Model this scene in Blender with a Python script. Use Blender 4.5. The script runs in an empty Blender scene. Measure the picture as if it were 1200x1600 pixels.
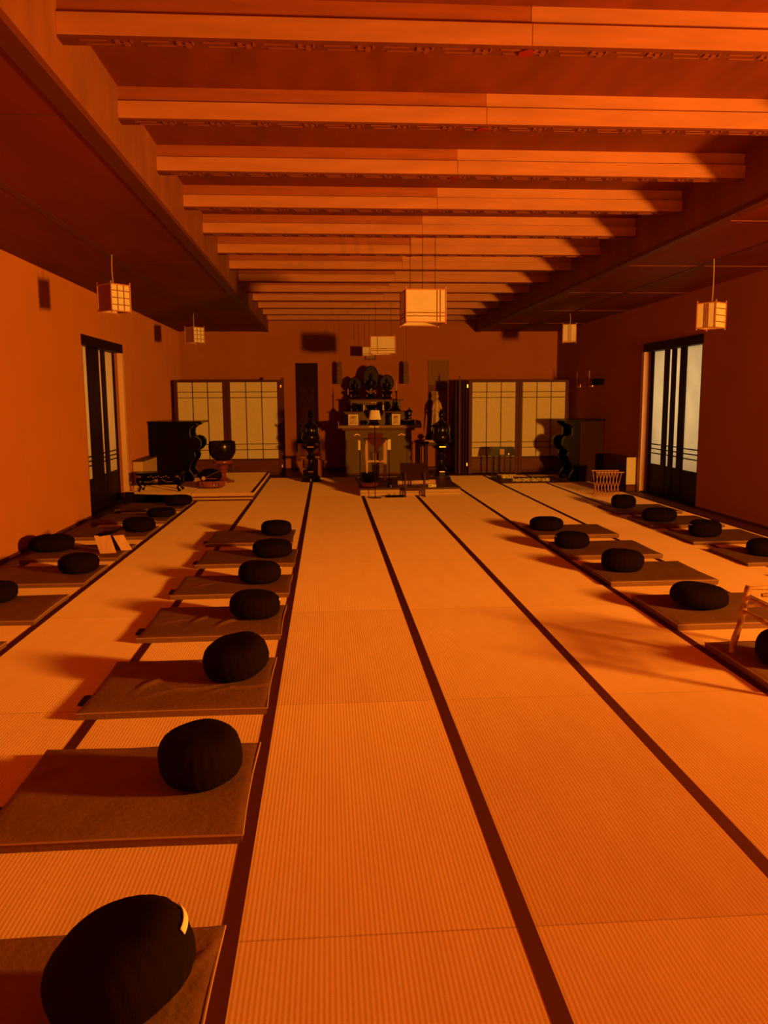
import bpy, bmesh, math, random
from mathutils import Vector, Matrix, noise
PI = math.pi
SC = bpy.context.scene
COL = SC.collection
random.seed(7)

# ------------------------------------------------------------------ camera
def setup_camera():
    f, pitch, yaw, roll = 1255.49, 0.138931, 0.069840, -0.006252
    fw = Vector((math.sin(yaw)*math.cos(pitch), math.cos(yaw)*math.cos(pitch), -math.sin(pitch)))
    r = Vector((math.cos(yaw), -math.sin(yaw), 0)); u = r.cross(fw)
    r2 = r*math.cos(roll) + u*math.sin(roll)
    u2 = -r*math.sin(roll) + u*math.cos(roll)
    cd = bpy.data.cameras.new('camera'); c = bpy.data.objects.new('camera', cd); COL.objects.link(c)
    m = Matrix((r2, u2, -fw)).transposed().to_4x4(); m.translation = (0, 0, 1.6)
    c.matrix_world = m
    cd.sensor_fit = 'VERTICAL'; cd.sensor_height = 36; cd.lens = f*36/1600
    cd.clip_start = 0.05; cd.clip_end = 100
    SC.camera = c
setup_camera()

# ------------------------------------------------------------------ light and exposure
SC.view_settings.view_transform = 'Standard'
SC.view_settings.look = 'None'
SC.view_settings.gamma = 1
SC.view_settings.use_curve_mapping = False
SC.view_settings.exposure = 0.0
W = bpy.data.worlds.new('world'); SC.world = W; W.use_nodes = True
W.node_tree.nodes['Background'].inputs[0].default_value = (0.0, 0.0, 0.0, 1)
W.node_tree.nodes['Background'].inputs[1].default_value = 0.0

LAMP_COL = (1.0, 0.33, 0.026)
def room_lamp():
    # the one amber lamp low by the right wall, beside and behind the camera's right
    ld = bpy.data.lights.new('amber_lamp', 'POINT'); ld.energy = 1.0; ld.color = LAMP_COL; ld.shadow_soft_size = 0.25
    ld.use_nodes = True; nt = ld.node_tree; em = nt.nodes['Emission']
    lf = nt.nodes.new('ShaderNodeLightFalloff'); lf.inputs['Strength'].default_value = 335.0
    nt.links.new(lf.outputs['Linear'], em.inputs['Strength'])
    o = bpy.data.objects.new('amber_lamp', ld); o.location = (5.23, 2.1, 1.50); COL.objects.link(o)
room_lamp()
def area(name, loc, rot, sx, sy, e, col):
    ld = bpy.data.lights.new(name, 'AREA'); ld.shape = 'RECTANGLE'; ld.size = sx; ld.size_y = sy; ld.energy = e; ld.color = col
    o = bpy.data.objects.new(name, ld); o.location = loc; o.rotation_euler = rot; COL.objects.link(o); return o
# corridors behind the two sliding doors
area('corridor_light_right', (6.5, 12.4, 1.7), (0, PI/2, 0), 2.2, 2.4, 84, (1.0, 0.74, 0.40))
area('corridor_light_left', (-4.4, 12.4, 1.7), (0, -PI/2, 0), 2.2, 2.4, 44, (1.0, 0.40, 0.08))

# ------------------------------------------------------------------ materials
def newmat(name, col, rough=0.7, metal=0.0, spec=0.3, var=0.0, vscale=8.0, bump=0.0, bscale=60.0, stretch=(1, 1, 1), col2=None):
    m = bpy.data.materials.new(name); m.use_nodes = True; nt = m.node_tree; N = nt.nodes; L = nt.links
    b = N['Principled BSDF']
    b.inputs['Base Color'].default_value = (*col, 1); b.inputs['Roughness'].default_value = rough
    b.inputs['Metallic'].default_value = metal; b.inputs['Specular IOR Level'].default_value = spec
    if rough == 0.9: b.inputs['Diffuse Roughness'].default_value = 0.9
    tc = N.new('ShaderNodeTexCoord'); mp = N.new('ShaderNodeMapping'); mp.inputs['Scale'].default_value = stretch
    L.new(tc.outputs['Object'], mp.inputs['Vector'])
    if var > 0 or col2:
        nz = N.new('ShaderNodeTexNoise'); nz.inputs['Scale'].default_value = vscale; nz.inputs['Detail'].default_value = 5
        L.new(mp.outputs[0], nz.inputs['Vector'])
        mx = N.new('ShaderNodeMix'); mx.data_type = 'RGBA'
        c2 = col2 if col2 else tuple(c*(1-var) for c in col)
        mx.inputs[6].default_value = (*c2, 1); mx.inputs[7].default_value = (*[min(1, c*(1+var*0.5)) for c in col], 1)
        rp = N.new('ShaderNodeMapRange'); rp.inputs[1].default_value = 0.3; rp.inputs[2].default_value = 0.7
        L.new(nz.outputs[0], rp.inputs[0]); L.new(rp.outputs[0], mx.inputs[0]); L.new(mx.outputs[2], b.inputs['Base Color'])
    if bump > 0:
        nb = N.new('ShaderNodeTexNoise'); nb.inputs['Scale'].default_value = bscale; nb.inputs['Detail'].default_value = 4
        L.new(mp.outputs[0], nb.inputs['Vector'])
        bp = N.new('ShaderNodeBump'); bp.inputs['Strength'].default_value = bump; bp.inputs['Distance'].default_value = 0.01
        L.new(nb.outputs[0], bp.inputs['Height']); L.new(bp.outputs[0], b.inputs['Normal'])
    return m

M = {}
M['plaster'] = newmat('ochre_plaster', (0.53, 0.205, 0.056), 0.9, spec=0.05, var=0.07, vscale=1.5, bump=0.15, bscale=120)
M['soffit'] = newmat('soffit_board', (0.20, 0.032, 0.014), 0.6, spec=0.15, var=0.2, vscale=3, stretch=(1, .2, 1))
M['ceiling'] = newmat('ceiling_board', (0.24, 0.055, 0.028), 0.65, spec=0.2, var=0.25, vscale=5, stretch=(1, .25, 1))
M['beam'] = newmat('beam_wood', (0.60, 0.27, 0.16), 0.55, spec=0.25, var=0.16, vscale=4, stretch=(.5, 4, 4))
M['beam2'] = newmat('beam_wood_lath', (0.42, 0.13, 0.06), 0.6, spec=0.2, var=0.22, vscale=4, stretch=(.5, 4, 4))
M['fret'] = newmat('carved_strip_wood', (0.20, 0.055, 0.03), 0.7, spec=0.1, var=0.2, vscale=8)
M['fret2'] = newmat('carved_relief_wood', (0.30, 0.09, 0.05), 0.6, spec=0.2)
M['redmark'] = newmat('red_seal', (0.32, 0.02, 0.015), 0.7)
M['girder'] = newmat('girder_wood', (0.28, 0.10, 0.05), 0.6, spec=0.2, var=0.25, vscale=3, stretch=(1, 1, .4))
M['darktrim'] = newmat('dark_trim_wood', (0.13, 0.03, 0.018), 0.55, spec=0.25)
M['seam'] = newmat('pale_seam', (0.45, 0.2, 0.1), 0.8)
M['woodfloor'] = newmat('dark_floorboards', (0.16, 0.045, 0.022), 0.45, spec=0.3, var=0.25, vscale=4, stretch=(.3, 4, 1))
M['heri'] = newmat('tatami_border_cloth', (0.11, 0.028, 0.017), 0.85, spec=0.05)
M['mat'] = newmat('brown_cotton', (0.25, 0.13, 0.075), 0.95, spec=0.03, var=0.12, vscale=7, bump=0.25, bscale=40)
M['matedge_lit'] = newmat('brown_cotton_welt_lit', (0.42, 0.25, 0.15), 0.95, spec=0.03)  # welt cotton lightened: lamplight on the mat sides put into its colour
M['zafu'] = newmat('black_cotton', (0.013, 0.006, 0.004), 0.95, spec=0.06, bump=0.2, bscale=180)
M['tag'] = newmat('pale_label', (0.9, 0.85, 0.7), 0.7)
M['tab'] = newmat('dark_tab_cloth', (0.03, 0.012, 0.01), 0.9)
M['paper'] = newmat('lantern_paper', (0.93, 0.9, 0.82), 0.9, spec=0.05, var=0.04, vscale=9)
M['lanternwood'] = newmat('lantern_frame_wood', (0.72, 0.36, 0.22), 0.6, spec=0.2)
M['lattice'] = newmat('thin_lattice_wood', (0.36, 0.14, 0.08), 0.7, spec=0.1)
M['lanternboard'] = newmat('lantern_side_board', (0.48, 0.22, 0.13), 0.8, spec=0.1, var=0.12, vscale=20, stretch=(3, 3, .2))
M['screenpaper'] = newmat('screen_paper', (0.84, 0.80, 0.58), 0.95, spec=0.03, var=0.05, vscale=12)
M['screenwood'] = newmat('screen_frame_wood', (0.10, 0.022, 0.014), 0.5, spec=0.2)
M['screenboard'] = newmat('screen_lower_board', (0.15, 0.036, 0.02), 0.5, spec=0.25, var=0.3, vscale=4, stretch=(1, 1, 4))
M['doorwood'] = newmat('door_dark_wood', (0.016, 0.006, 0.004), 0.5, spec=0.12)
M['jamb'] = newmat('door_jamb_wood', (0.92, 0.60, 0.38), 0.7, spec=0.1)
M['black'] = newmat('black_lacquer', (0.006, 0.003, 0.002), 0.25, spec=0.16)
M['blackmatt'] = newmat('black_matt', (0.009, 0.004, 0.003), 0.8, spec=0.06)
M['bronze'] = newmat('dark_bronze', (0.012, 0.006, 0.004), 0.22, metal=0.0, spec=0.45)
M['gold'] = newmat('gold_leaf', (1.0, 0.62, 0.25), 0.3, metal=1.0)
M['goldpaint'] = newmat('gold_paint', (1.0, 0.9, 0.5), 0.5, spec=0.6)
M['redlac'] = newmat('red_lacquer', (0.30, 0.07, 0.04), 0.25, spec=0.5)
M['redcloth'] = newmat('red_cloth', (0.16, 0.03, 0.022), 0.9)
M['altar'] = newmat('altar_cloth', (0.26, 0.19, 0.085), 0.9, spec=0.08, var=0.08, vscale=20)
M['altartop'] = newmat('altar_top_wood', (0.30, 0.17, 0.08), 0.5, spec=0.3)
M['tan'] = newmat('tan_paint', (0.72, 0.50, 0.28), 0.8)
M['palewood'] = newmat('pale_wood', (0.78, 0.48, 0.28), 0.6, spec=0.25, var=0.15, vscale=6, stretch=(4, 4, .5))
M['logwood'] = newmat('peeled_branch_wood', (0.62, 0.38, 0.22), 0.5, spec=0.35, var=0.45, vscale=14, col2=(0.22, 0.09, 0.04))
M['cloth'] = newmat('pale_cloth', (0.85, 0.8, 0.6), 0.9)
M['brownwood'] = newmat('brown_wood', (0.12, 0.035, 0.02), 0.5, spec=0.3, var=0.2, vscale=5)
M['fishwood'] = newmat('carved_red_wood', (0.34, 0.10, 0.05), 0.4, spec=0.4, var=0.3, vscale=18, col2=(0.28, 0.07, 0.035))
M['brocade'] = newmat('gold_brocade', (0.95, 0.75, 0.35), 0.6, var=0.9, vscale=26, col2=(0.16, 0.05, 0.02))
M['deepbrown'] = newmat('deep_brown_wood', (0.05, 0.014, 0.009), 0.6, spec=0.1)
M['picture'] = newmat('painted_card', (0.98, 0.85, 0.45), 0.6, var=0.9, vscale=9, col2=(0.35, 0.08, 0.03))
M['scrollpaint'] = newmat('dark_scroll_painting', (0.07, 0.02, 0.014), 0.9, var=0.4, vscale=12, spec=0.05)
M['scrolldark'] = newmat('dark_scroll_silk', (0.045, 0.014, 0.01), 0.9, spec=0.05)
M['scrollgrey'] = newmat('faded_scroll_silk', (0.34, 0.2, 0.1), 0.9, var=0.12, vscale=40, spec=0.05)
M['scrollpale'] = newmat('pale_scroll_paper', (0.45, 0.27, 0.12), 0.9, spec=0.05)
M['scrollpat'] = newmat('patterned_scroll_silk', (0.3, 0.13, 0.06), 0.9, var=0.8, vscale=30, spec=0.05, col2=(0.06, 0.02, 0.012))
M['ivory'] = newmat('ivory_porcelain', (0.62, 0.46, 0.28), 0.35, spec=0.5)
M['statue'] = newmat('dark_gilt_statue', (0.014, 0.006, 0.003), 0.45, spec=0.15)
M['cordm'] = newmat('lamp_cord', (0.6, 0.42, 0.28), 0.7)
M['darkcord'] = newmat('dark_cord', (0.07, 0.025, 0.015), 0.7)
M['green'] = newmat('dull_flowers', (0.42, 0.2, 0.08), 0.9, var=0.6, vscale=30)

def tatami_mat():
    m = bpy.data.materials.new('tatami_straw'); m.use_nodes = True; nt = m.node_tree; N = nt.nodes; L = nt.links
    b = N['Principled BSDF']; b.inputs['Roughness'].default_value = 0.6; b.inputs['Specular IOR Level'].default_value = 0.25; b.inputs['Diffuse Roughness'].default_value = 1.0
    tc = N.new('ShaderNodeTexCoord'); sp = N.new('ShaderNodeSeparateXYZ'); L.new(tc.outputs['Object'], sp.inputs[0])
    def math_(op, a, bb=None, c=None):
        n = N.new('ShaderNodeMath'); n.operation = op
        for i, v in enumerate((a, bb, c)):
            if v is None: continue
            if isinstance(v, (int, float)): n.inputs[i].default_value = v
            else: L.new(v, n.inputs[i])
        return n.outputs[0]
    X, Y = sp.outputs[0], sp.outputs[1]
    rib = math_('SINE', math_('MULTIPLY', X, 2*PI/0.0155))
    thr = math_('SINE', math_('MULTIPLY', Y, 2*PI/0.009))
    rib01 = math_('MULTIPLY_ADD', rib, 0.5, 0.5)
    # one tone per mat
    ix = math_('FLOOR', math_('DIVIDE', math_('ADD', X, 0.3163+9.0), 0.9))
    iy = math_('FLOOR', math_('DIVIDE', math_('SUBTRACT', Y, 2.2236-18.838), 1.8838))
    cb = N.new('ShaderNodeCombineXYZ'); L.new(ix, cb.inputs[0]); L.new(iy, cb.inputs[1])
    wn = N.new('ShaderNodeTexWhiteNoise'); L.new(cb.outputs[0], wn.inputs['Vector'])
    # thin joint where two mats meet end to end
    fy = math_('FRACT', math_('DIVIDE', math_('SUBTRACT', Y, 2.2236-18.838), 1.8838))
    d = math_('MINIMUM', fy, math_('SUBTRACT', 1.0, fy))
    joint = math_('LESS_THAN', d, 0.0022)
    nz = N.new('ShaderNodeTexNoise'); nz.inputs['Scale'].default_value = 3.0; nz.inputs['Detail'].default_value = 6
    mp = N.new('ShaderNodeMapping'); mp.inputs['Scale'].default_value = (3, .6, 1); L.new(tc.outputs['Object'], mp.inputs[0]); L.new(mp.outputs[0], nz.inputs['Vector'])
    fac = math_('ADD', math_('MULTIPLY', wn.outputs[0], 0.35), math_('MULTIPLY', nz.outputs[0], 0.45))
    fac = math_('ADD', fac, math_('MULTIPLY', rib01, 0.28))
    mx = N.new('ShaderNodeMix'); mx.data_type = 'RGBA'; L.new(fac, mx.inputs[0])
    mx.inputs[6].default_value = (0.68, 0.43, 0.22, 1); mx.inputs[7].default_value = (0.93, 0.67, 0.41, 1)
    mj = N.new('ShaderNodeMix'); mj.data_type = 'RGBA'; L.new(joint, mj.inputs[0]); L.new(mx.outputs[2], mj.inputs[6]); mj.inputs[7].default_value = (0.66, 0.42, 0.22, 1)
    L.new(mj.outputs[2], b.inputs['Base Color'])
    h = math_('ADD', math_('MULTIPLY', rib, 0.5), math_('MULTIPLY', thr, 0.15))
    bp = N.new('ShaderNodeBump'); bp.inputs['Strength'].default_value = 0.35; bp.inputs['Distance'].default_value = 0.0012
    L.new(h, bp.inputs['Height']); L.new(bp.outputs[0], b.inputs['Normal'])
    return m
M['tatami'] = tatami_mat()

def door_paper():
    m = bpy.data.materials.new('translucent_door_paper'); m.use_nodes = True; nt = m.node_tree; N = nt.nodes; L = nt.links
    b = N['Principled BSDF']; b.inputs['Base Color'].default_value = (0.8, 0.72, 0.55, 1); b.inputs['Roughness'].default_value = 0.9
    t = N.new('ShaderNodeBsdfTranslucent'); t.inputs[0].default_value = (0.85, 0.8, 0.68, 1)
    nz = N.new('ShaderNodeTexNoise'); nz.inputs['Scale'].default_value = 3
    mixc = N.new('ShaderNodeMix'); mixc.data_type = 'RGBA'; mixc.inputs[6].default_value = (0.72, 0.66, 0.55, 1); mixc.inputs[7].default_value = (0.92, 0.86, 0.72, 1)
    tc = N.new('ShaderNodeTexCoord'); L.new(tc.outputs['Object'], nz.inputs['Vector']); L.new(nz.outputs[0], mixc.inputs[0]); L.new(mixc.outputs[2], t.inputs[0])
    mx = N.new('ShaderNodeMixShader'); mx.inputs[0].default_value = 0.55
    L.new(b.outputs[0], mx.inputs[1]); L.new(t.outputs[0], mx.inputs[2]); L.new(mx.outputs[0], N['Material Output'].inputs[0])
    return m
M['doorpaper'] = door_paper()

# ------------------------------------------------------------------ mesh helpers
class MB:
    def __init__(s): s.bm = bmesh.new()
    def box(s, x0, x1, y0, y1, z0, z1, bev=0.0):
        g = bmesh.new()
        bmesh.ops.create_cube(g, size=1)
        for v in g.verts:
            v.co = Vector(((x0+x1)/2 + v.co.x*(x1-x0), (y0+y1)/2 + v.co.y*(y1-y0), (z0+z1)/2 + v.co.z*(z1-z0)))
        if bev > 0:
            bmesh.ops.bevel(g, geom=g.edges[:], offset=bev, segments=2, profile=0.7, affect='EDGES')
        s._merge(g); return s
    def _merge(s, g, mat=None):
        if mat: bmesh.ops.transform(g, matrix=mat, verts=g.verts[:])
        me = bpy.data.meshes.new('tmp'); g.to_mesh(me); g.free(); s.bm.from_mesh(me); bpy.data.meshes.remove(me)
    def lathe(s, prof, seg=32, cx=0, cy=0, z0=0, rot=0, mat=None, sy=1.0):
        g = bmesh.new(); rings = []
        for r, z in prof:
            if r < 1e-5: rings.append([g.verts.new((cx, cy, z+z0))])
            else: rings.append([g.verts.new((cx+r*math.cos(2*PI*i/seg+rot), cy+sy*r*math.sin(2*PI*i/seg+rot), z+z0)) for i in range(seg)])
        for a, b in zip(rings, rings[1:]):
            for i in range(seg):
                j = (i+1) % seg
                if len(a) == 1 and len(b) == 1: continue
                if len(a) == 1: g.faces.new((a[0], b[j], b[i]))
                elif len(b) == 1: g.faces.new((a[i], a[j], b[0]))
                else: g.faces.new((a[i], a[j], b[j], b[i]))
        if len(rings[0]) > 1: g.faces.new(rings[0][::-1])
        if len(rings[-1]) > 1: g.faces.new(rings[-1])
        bmesh.ops.recalc_face_normals(g, faces=g.faces[:])
        s._merge(g, mat); return s
    def tube(s, pts, rad, seg=10):
        pts = [Vector(p) for p in pts]; n = len(pts)
        rr = rad if isinstance(rad, (list, tuple)) else [rad]*n
        g = bmesh.new(); rings = []
        for i, p in enumerate(pts):
            t = (pts[min(i+1, n-1)] - pts[max(i-1, 0)]).normalized()
            a = Vector((0, 0, 1)) if abs(t.z) < 0.9 else Vector((1, 0, 0))
            u = t.cross(a).normalized(); v = t.cross(u)
            rings.append([g.verts.new(p + (u*math.cos(2*PI*k/seg) + v*math.sin(2*PI*k/seg))*rr[i]) for k in range(seg)])
        for a, b in zip(rings, rings[1:]):
            for i in range(seg): g.faces.new((a[i], a[(i+1) % seg], b[(i+1) % seg], b[i]))
        g.faces.new(rings[0]); g.faces.new(rings[-1])
        bmesh.ops.recalc_face_normals(g, faces=g.faces[:])
        s._merge(g); return s
    def ball(s, c, r, sx=1, sy=1, sz=1, seg=16):
        g = bmesh.new(); bmesh.ops.create_uvsphere(g, u_segments=seg, v_segments=max(6, seg//2+2), radius=r)
        for v in g.verts: v.co = Vector((c[0]+v.co.x*sx, c[1]+v.co.y*sy, c[2]+v.co.z*sz))
        s._merge(g); return s
    def prism(s, poly, axis, a, b):
        # poly: 2d outline, extruded along the axis from a to b
        g = bmesh.new()
        def P(p, t):
            return {'x': (t, p[0], p[1]), 'y': (p[0], t, p[1]), 'z': (p[0], p[1], t)}[axis]
        A = [g.verts.new(P(p, a)) for p in poly]; B = [g.verts.new(P(p, b)) for p in poly]
        g.faces.new(A); g.faces.new(B[::-1])
        for i in range(len(poly)): g.faces.new((A[i], B[i], B[(i+1) % len(poly)], A[(i+1) % len(poly)]))
        bmesh.ops.recalc_face_normals(g, faces=g.faces[:])
        s._merge(g); return s
    def xf(s, mat): bmesh.ops.transform(s.bm, matrix=mat, verts=s.bm.verts[:]); return s
    def build(s, name, mat, parent=None, smooth=False, loc=None, rz=0):
        me = bpy.data.meshes.new(name); s.bm.to_mesh(me); s.bm.free()
        me.materials.append(M[mat])
        if smooth:
            for p in me.polygons: p.use_smooth = True
            try: me.set_sharp_from_angle(angle=math.radians(50))
            except Exception: pass
        o = bpy.data.objects.new(name, me); COL.objects.link(o)
        if parent: o.parent = parent
        if loc: o.location = loc
        if rz: o.rotation_euler.z = rz
        return o

def tag(o, label, cat, group=None, kind=None):
    o['label'] = label; o['category'] = cat
    if group: o['group'] = group
    if kind: o['kind'] = kind
    return o
def thing(name, label, cat, loc=(0, 0, 0), rz=0, group=None):
    o = bpy.data.objects.new(name, None); o.empty_display_size = 0.1; COL.objects.link(o); o.location = loc; o.rotation_euler.z = rz
    return tag(o, label, cat, group)
def struct(o, label=None, cat=None):
    o['kind'] = 'structure'
    if label: o['label'] = label
    if cat: o['category'] = cat
    return o

# ------------------------------------------------------------------ room shell
XL, XR, YB, YF, HC, HT = -3.28, 5.355, 18.65, -1.6, 3.137, 3.57
GL, GR = -1.285, 3.44
D0, D1, DH = 11.30, 13.43, 2.47
K = [-0.3163 + 0.9*k for k in range(-3, 7)]
YT = 16.75     # where the tatami ends

TL, TR = K[0], K[9]
fl = MB().box(TL, TR, YF, YT, -0.06, 0.0).build('floor', 'tatami'); struct(fl, 'straw tatami mats covering the hall floor', 'floor')
for k, x in enumerate(K):
    MB().box(x-0.028, x+0.028, YF, YT, -0.01, 0.0015).build('tatami_border', 'heri', fl)
struct(MB().box(XL, XR, YT, YB, -0.06, -0.002).box(XL, TL, YF, YT, -0.06, -0.002).box(TR, XR, YF, YT, -0.06, -0.002).build('floor_boards', 'woodfloor', None), 'dark wooden floorboards around the tatami along the walls', 'floor')
struct(MB().box(XL-0.2, XR+0.2, YB, YB+0.15, -0.06, HT+0.1).build('wall_back', 'plaster'), 'ochre plaster back wall behind the altar', 'wall')
struct(MB().box(XL-0.2, XR+0.2, YF-0.15, YF, -0.06, HT+0.1).build('wall_front', 'plaster'), 'ochre plaster wall opposite the altar', 'wall')
def side_wall(name, x, s, label):
    # s = -1 left, +1 right; wall thickness 0.2 with a door opening
    a, b = sorted((x, x+s*0.2)); m = MB()
    m.box(a, b, YF, D0, -0.06, HT+0.1).box(a, b, D1, YB, -0.06, HT+0.1).box(a, b, D0, D1, DH, HT+0.1)
    struct(m.build(name, 'plaster'), label, 'wall')
side_wall('wall_left', XL, -1, 'ochre plaster wall on the left with a sliding paper door')
side_wall('wall_right', XR, 1, 'shaded plaster wall on the right with a glowing sliding door')
for n, a, b in (('ceiling_left', XL, GL-0.09), ('ceiling_right', GR+0.09, XR)):
    o = MB().box(a, b, YF, YB, HC, HC+0.05).build(n, 'soffit')
    struct(o, 'low dark boarded ceiling over the %s aisle' % n.split('_')[1], 'ceiling')
    for i in range(-2, 6):
        y = 4.72 + i*2.385
        MB().box(a+0.01, b-0.01, y-0.004, y+0.004, HC-0.003, HC+0.001).build('panel_joint', 'seam' if n == 'ceiling_right' else 'darktrim', o)
    xm = -2.28 if n == 'ceiling_left' else 4.42
    MB().box(xm-0.035, xm+0.035, YF, YB, HC-0.006, HC+0.001).build('panel_joint', 'darktrim', o)
struct(MB().box(GL-0.1, GR+0.1, YF, YB, HT, HT+0.05).build('ceiling', 'ceiling'), 'raised brown wooden ceiling between the side beams', 'ceiling')

def girder(name, x0, x1, xi, s, label):
    o = MB().box(x0, x1, YF, YB, HC+0.02, HT).build(name, 'girder'); struct(o, label, 'beam')
    MB().box(min(xi-0.006*s, x0+(x1-x0 if s > 0 else 0)), max(xi-0.006*s, x1 if s > 0 else x0), YF, YB, HC-0.012, HC+0.03).build('edge_moulding', 'darktrim', o)
girder('trim_1', GL-0.1, GL, GL, -1, 'long wooden edge beam between left aisle and raised ceiling')
girder('trim_2', GR, GR+0.1, GR, 1, 'long wooden edge beam between right aisle and raised ceiling')

def cross_beam(n, y):
    a, b, xj = GL, GR, 1.07
    order = ['nearest', 'second', 'third', 'fourth', 'fifth', 'sixth', 'seventh', 'eighth', 'ninth', 'tenth', 'eleventh', 'twelfth', 'farthest']
    lab = 'reddish cross beam spanning the raised ceiling, %s from the camera' % order[n] if n < 13 else 'reddish cross beam spanning the raised ceiling above the camera'
    r = thing('trim_%d' % (n+3), lab, 'beam', (0, y, 3.375))
    struct(r)
    MB().box(a, xj-0.0015, 0, 0.085, 0.0, 0.103, 0.002).build('beam_board', 'beam', r)
    MB().box(xj+0.0015, b, 0.001, 0.085, 0.0, 0.103, 0.002).build('beam_board', 'beam', r)
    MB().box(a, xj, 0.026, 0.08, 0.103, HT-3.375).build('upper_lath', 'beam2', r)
    MB().box(xj, b, 0.024, 0.08, 0.103, HT-3.375).build('upper_lath', 'beam', r)
    # carved key pattern on the underside
    MB().box(a, b, 0.004, 0.098, -0.012, 0.001).build('carved_strip', 'fret', r)
    if n < 6 or n >= 13:
        m = MB(); x = a+0.1
        while x < b-0.3:
            m.box(x, x+0.13, 0.024, 0.030, -0.017, -0.011).box(x+0.02, x+0.16, 0.070, 0.076, -0.017, -0.011)
            m.box(x+0.17, x+0.19, 0.020, 0.06, -0.017, -0.011).box(x+0.21, x+0.235, 0.035, 0.085, -0.017, -0.011).box(x+0.19, x+0.21, 0.055, 0.062, -0.017, -0.011)
            m.box(x+0.245, x+0.255, 0.02, 0.05, -0.017, -0.011)
            x += 0.30
        m.build('fret_relief', 'fret2', r)
        MB().lathe([(0.04, 0), (0.04, 0.004), (0, 0.004)], 16, xj-0.02, 0.05, -0.021).build('red_mark', 'redmark', r)
for i in range(13):
    if 4.30 + 1.176*i < YB-0.1: cross_beam(i, 4.30+1.176*i)
for i, yy in enumerate((3.124, 1.948)): cross_beam(13+i, yy)

# skirting along the side and back walls
struct(MB().box(XL, XL+0.012, YF, D0-0.02, 0, 0.035).box(XL, XL+0.012, D1+0.12, YB, 0, 0.035).build('baseboard_left', 'darktrim'), 'dark skirting strip at the foot of the left wall', 'skirting')
struct(MB().box(XR-0.012, XR, YF, D0-0.02, 0, 0.035).box(XR-0.012, XR, D1+0.12, YB, 0, 0.035).build('baseboard_right', 'darktrim'), 'dark skirting strip at the foot of the right wall', 'skirting')
struct(MB().box(XL+0.012, XR-0.012, YB-0.012, YB, 0, 0.05).build('baseboard_back', 'darktrim'), 'dark skirting strip at the foot of the back wall', 'skirting')

# ------------------------------------------------------------------ sliding doors
def paper_door(n, x, s, stiles, pap, label, rails, zb):
    r = thing('door_%d' % n, label, 'door', (x, 0, 0)); struct(r)
    def bx(d0, d1, y0, y1, z0, z1, bev=0): # d = depth behind the wall face
        a, b = sorted((s*d0, s*d1)); return MB().box(a, b, y0, y1, z0, z1, bev)
    bx(-0.012, 0.2, D0-0.03, D1+0.03, DH-0.105, DH+0.03).build('lintel', 'doorwood', r)
    bx(-0.006, 0.075, D1-0.006, D1+0.10, 0.0, DH-0.105).build('door_jamb', 'jamb', r)
    bx(0.002, 0.2, D0-0.0, D0+0.02, 0, DH-0.105).build('door_jamb', 'doorwood', r)
    bx(0.0, 0.2, D0, D1, -0.01, 0.02).build('door_sill', 'doorwood', r)
    for i, (p0, p1, layer) in enumerate(pap):
        d = 0.09 + 0.04*layer
        p = bx(d+0.012, d+0.016, p0, p1, zb, DH-0.1).build('paper_pane', 'doorpaper', r)
        m = None
        for z in rails:
            q = bx(d, d+0.012, p0, p1, z, z+0.018)
            q.build('lattice_bar', 'doorwood', r)
        bx(d-0.004, d+0.022, p0, p1, 0.02, zb).build('lower_board', 'doorwood', r)
    for (y0, y1, layer) in stiles:
        d = 0.09 + 0.04*layer
        bx(d-0.01, d+0.025, y0, y1, 0.02, DH-0.1, 0.003).build('door_stile', 'doorwood', r)
    return r
paper_door(1, XL, -1, [(11.81, 12.11, 0), (12.12, 12.38, 0), (12.68, 12.88, 1), (13.35, 13.43, 1)],
           [(D0, 11.82, 0), (12.3, 13.42, 1)], 'sliding paper door with dark stiles in the lit left wall', (0.68, 0.745, 0.81), 0.5)
paper_door(2, XR, 1, [(12.03, 12.21, 0), (12.46, 12.61, 1), (12.72, 12.89, 1), (13.33, 13.43, 1)],
           [(D0, 12.0, 0), (12.0, 13.41, 1)], 'sliding paper door glowing pale from behind in the dark right wall', (0.67, 0.745, 0.82), 0.5)

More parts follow.
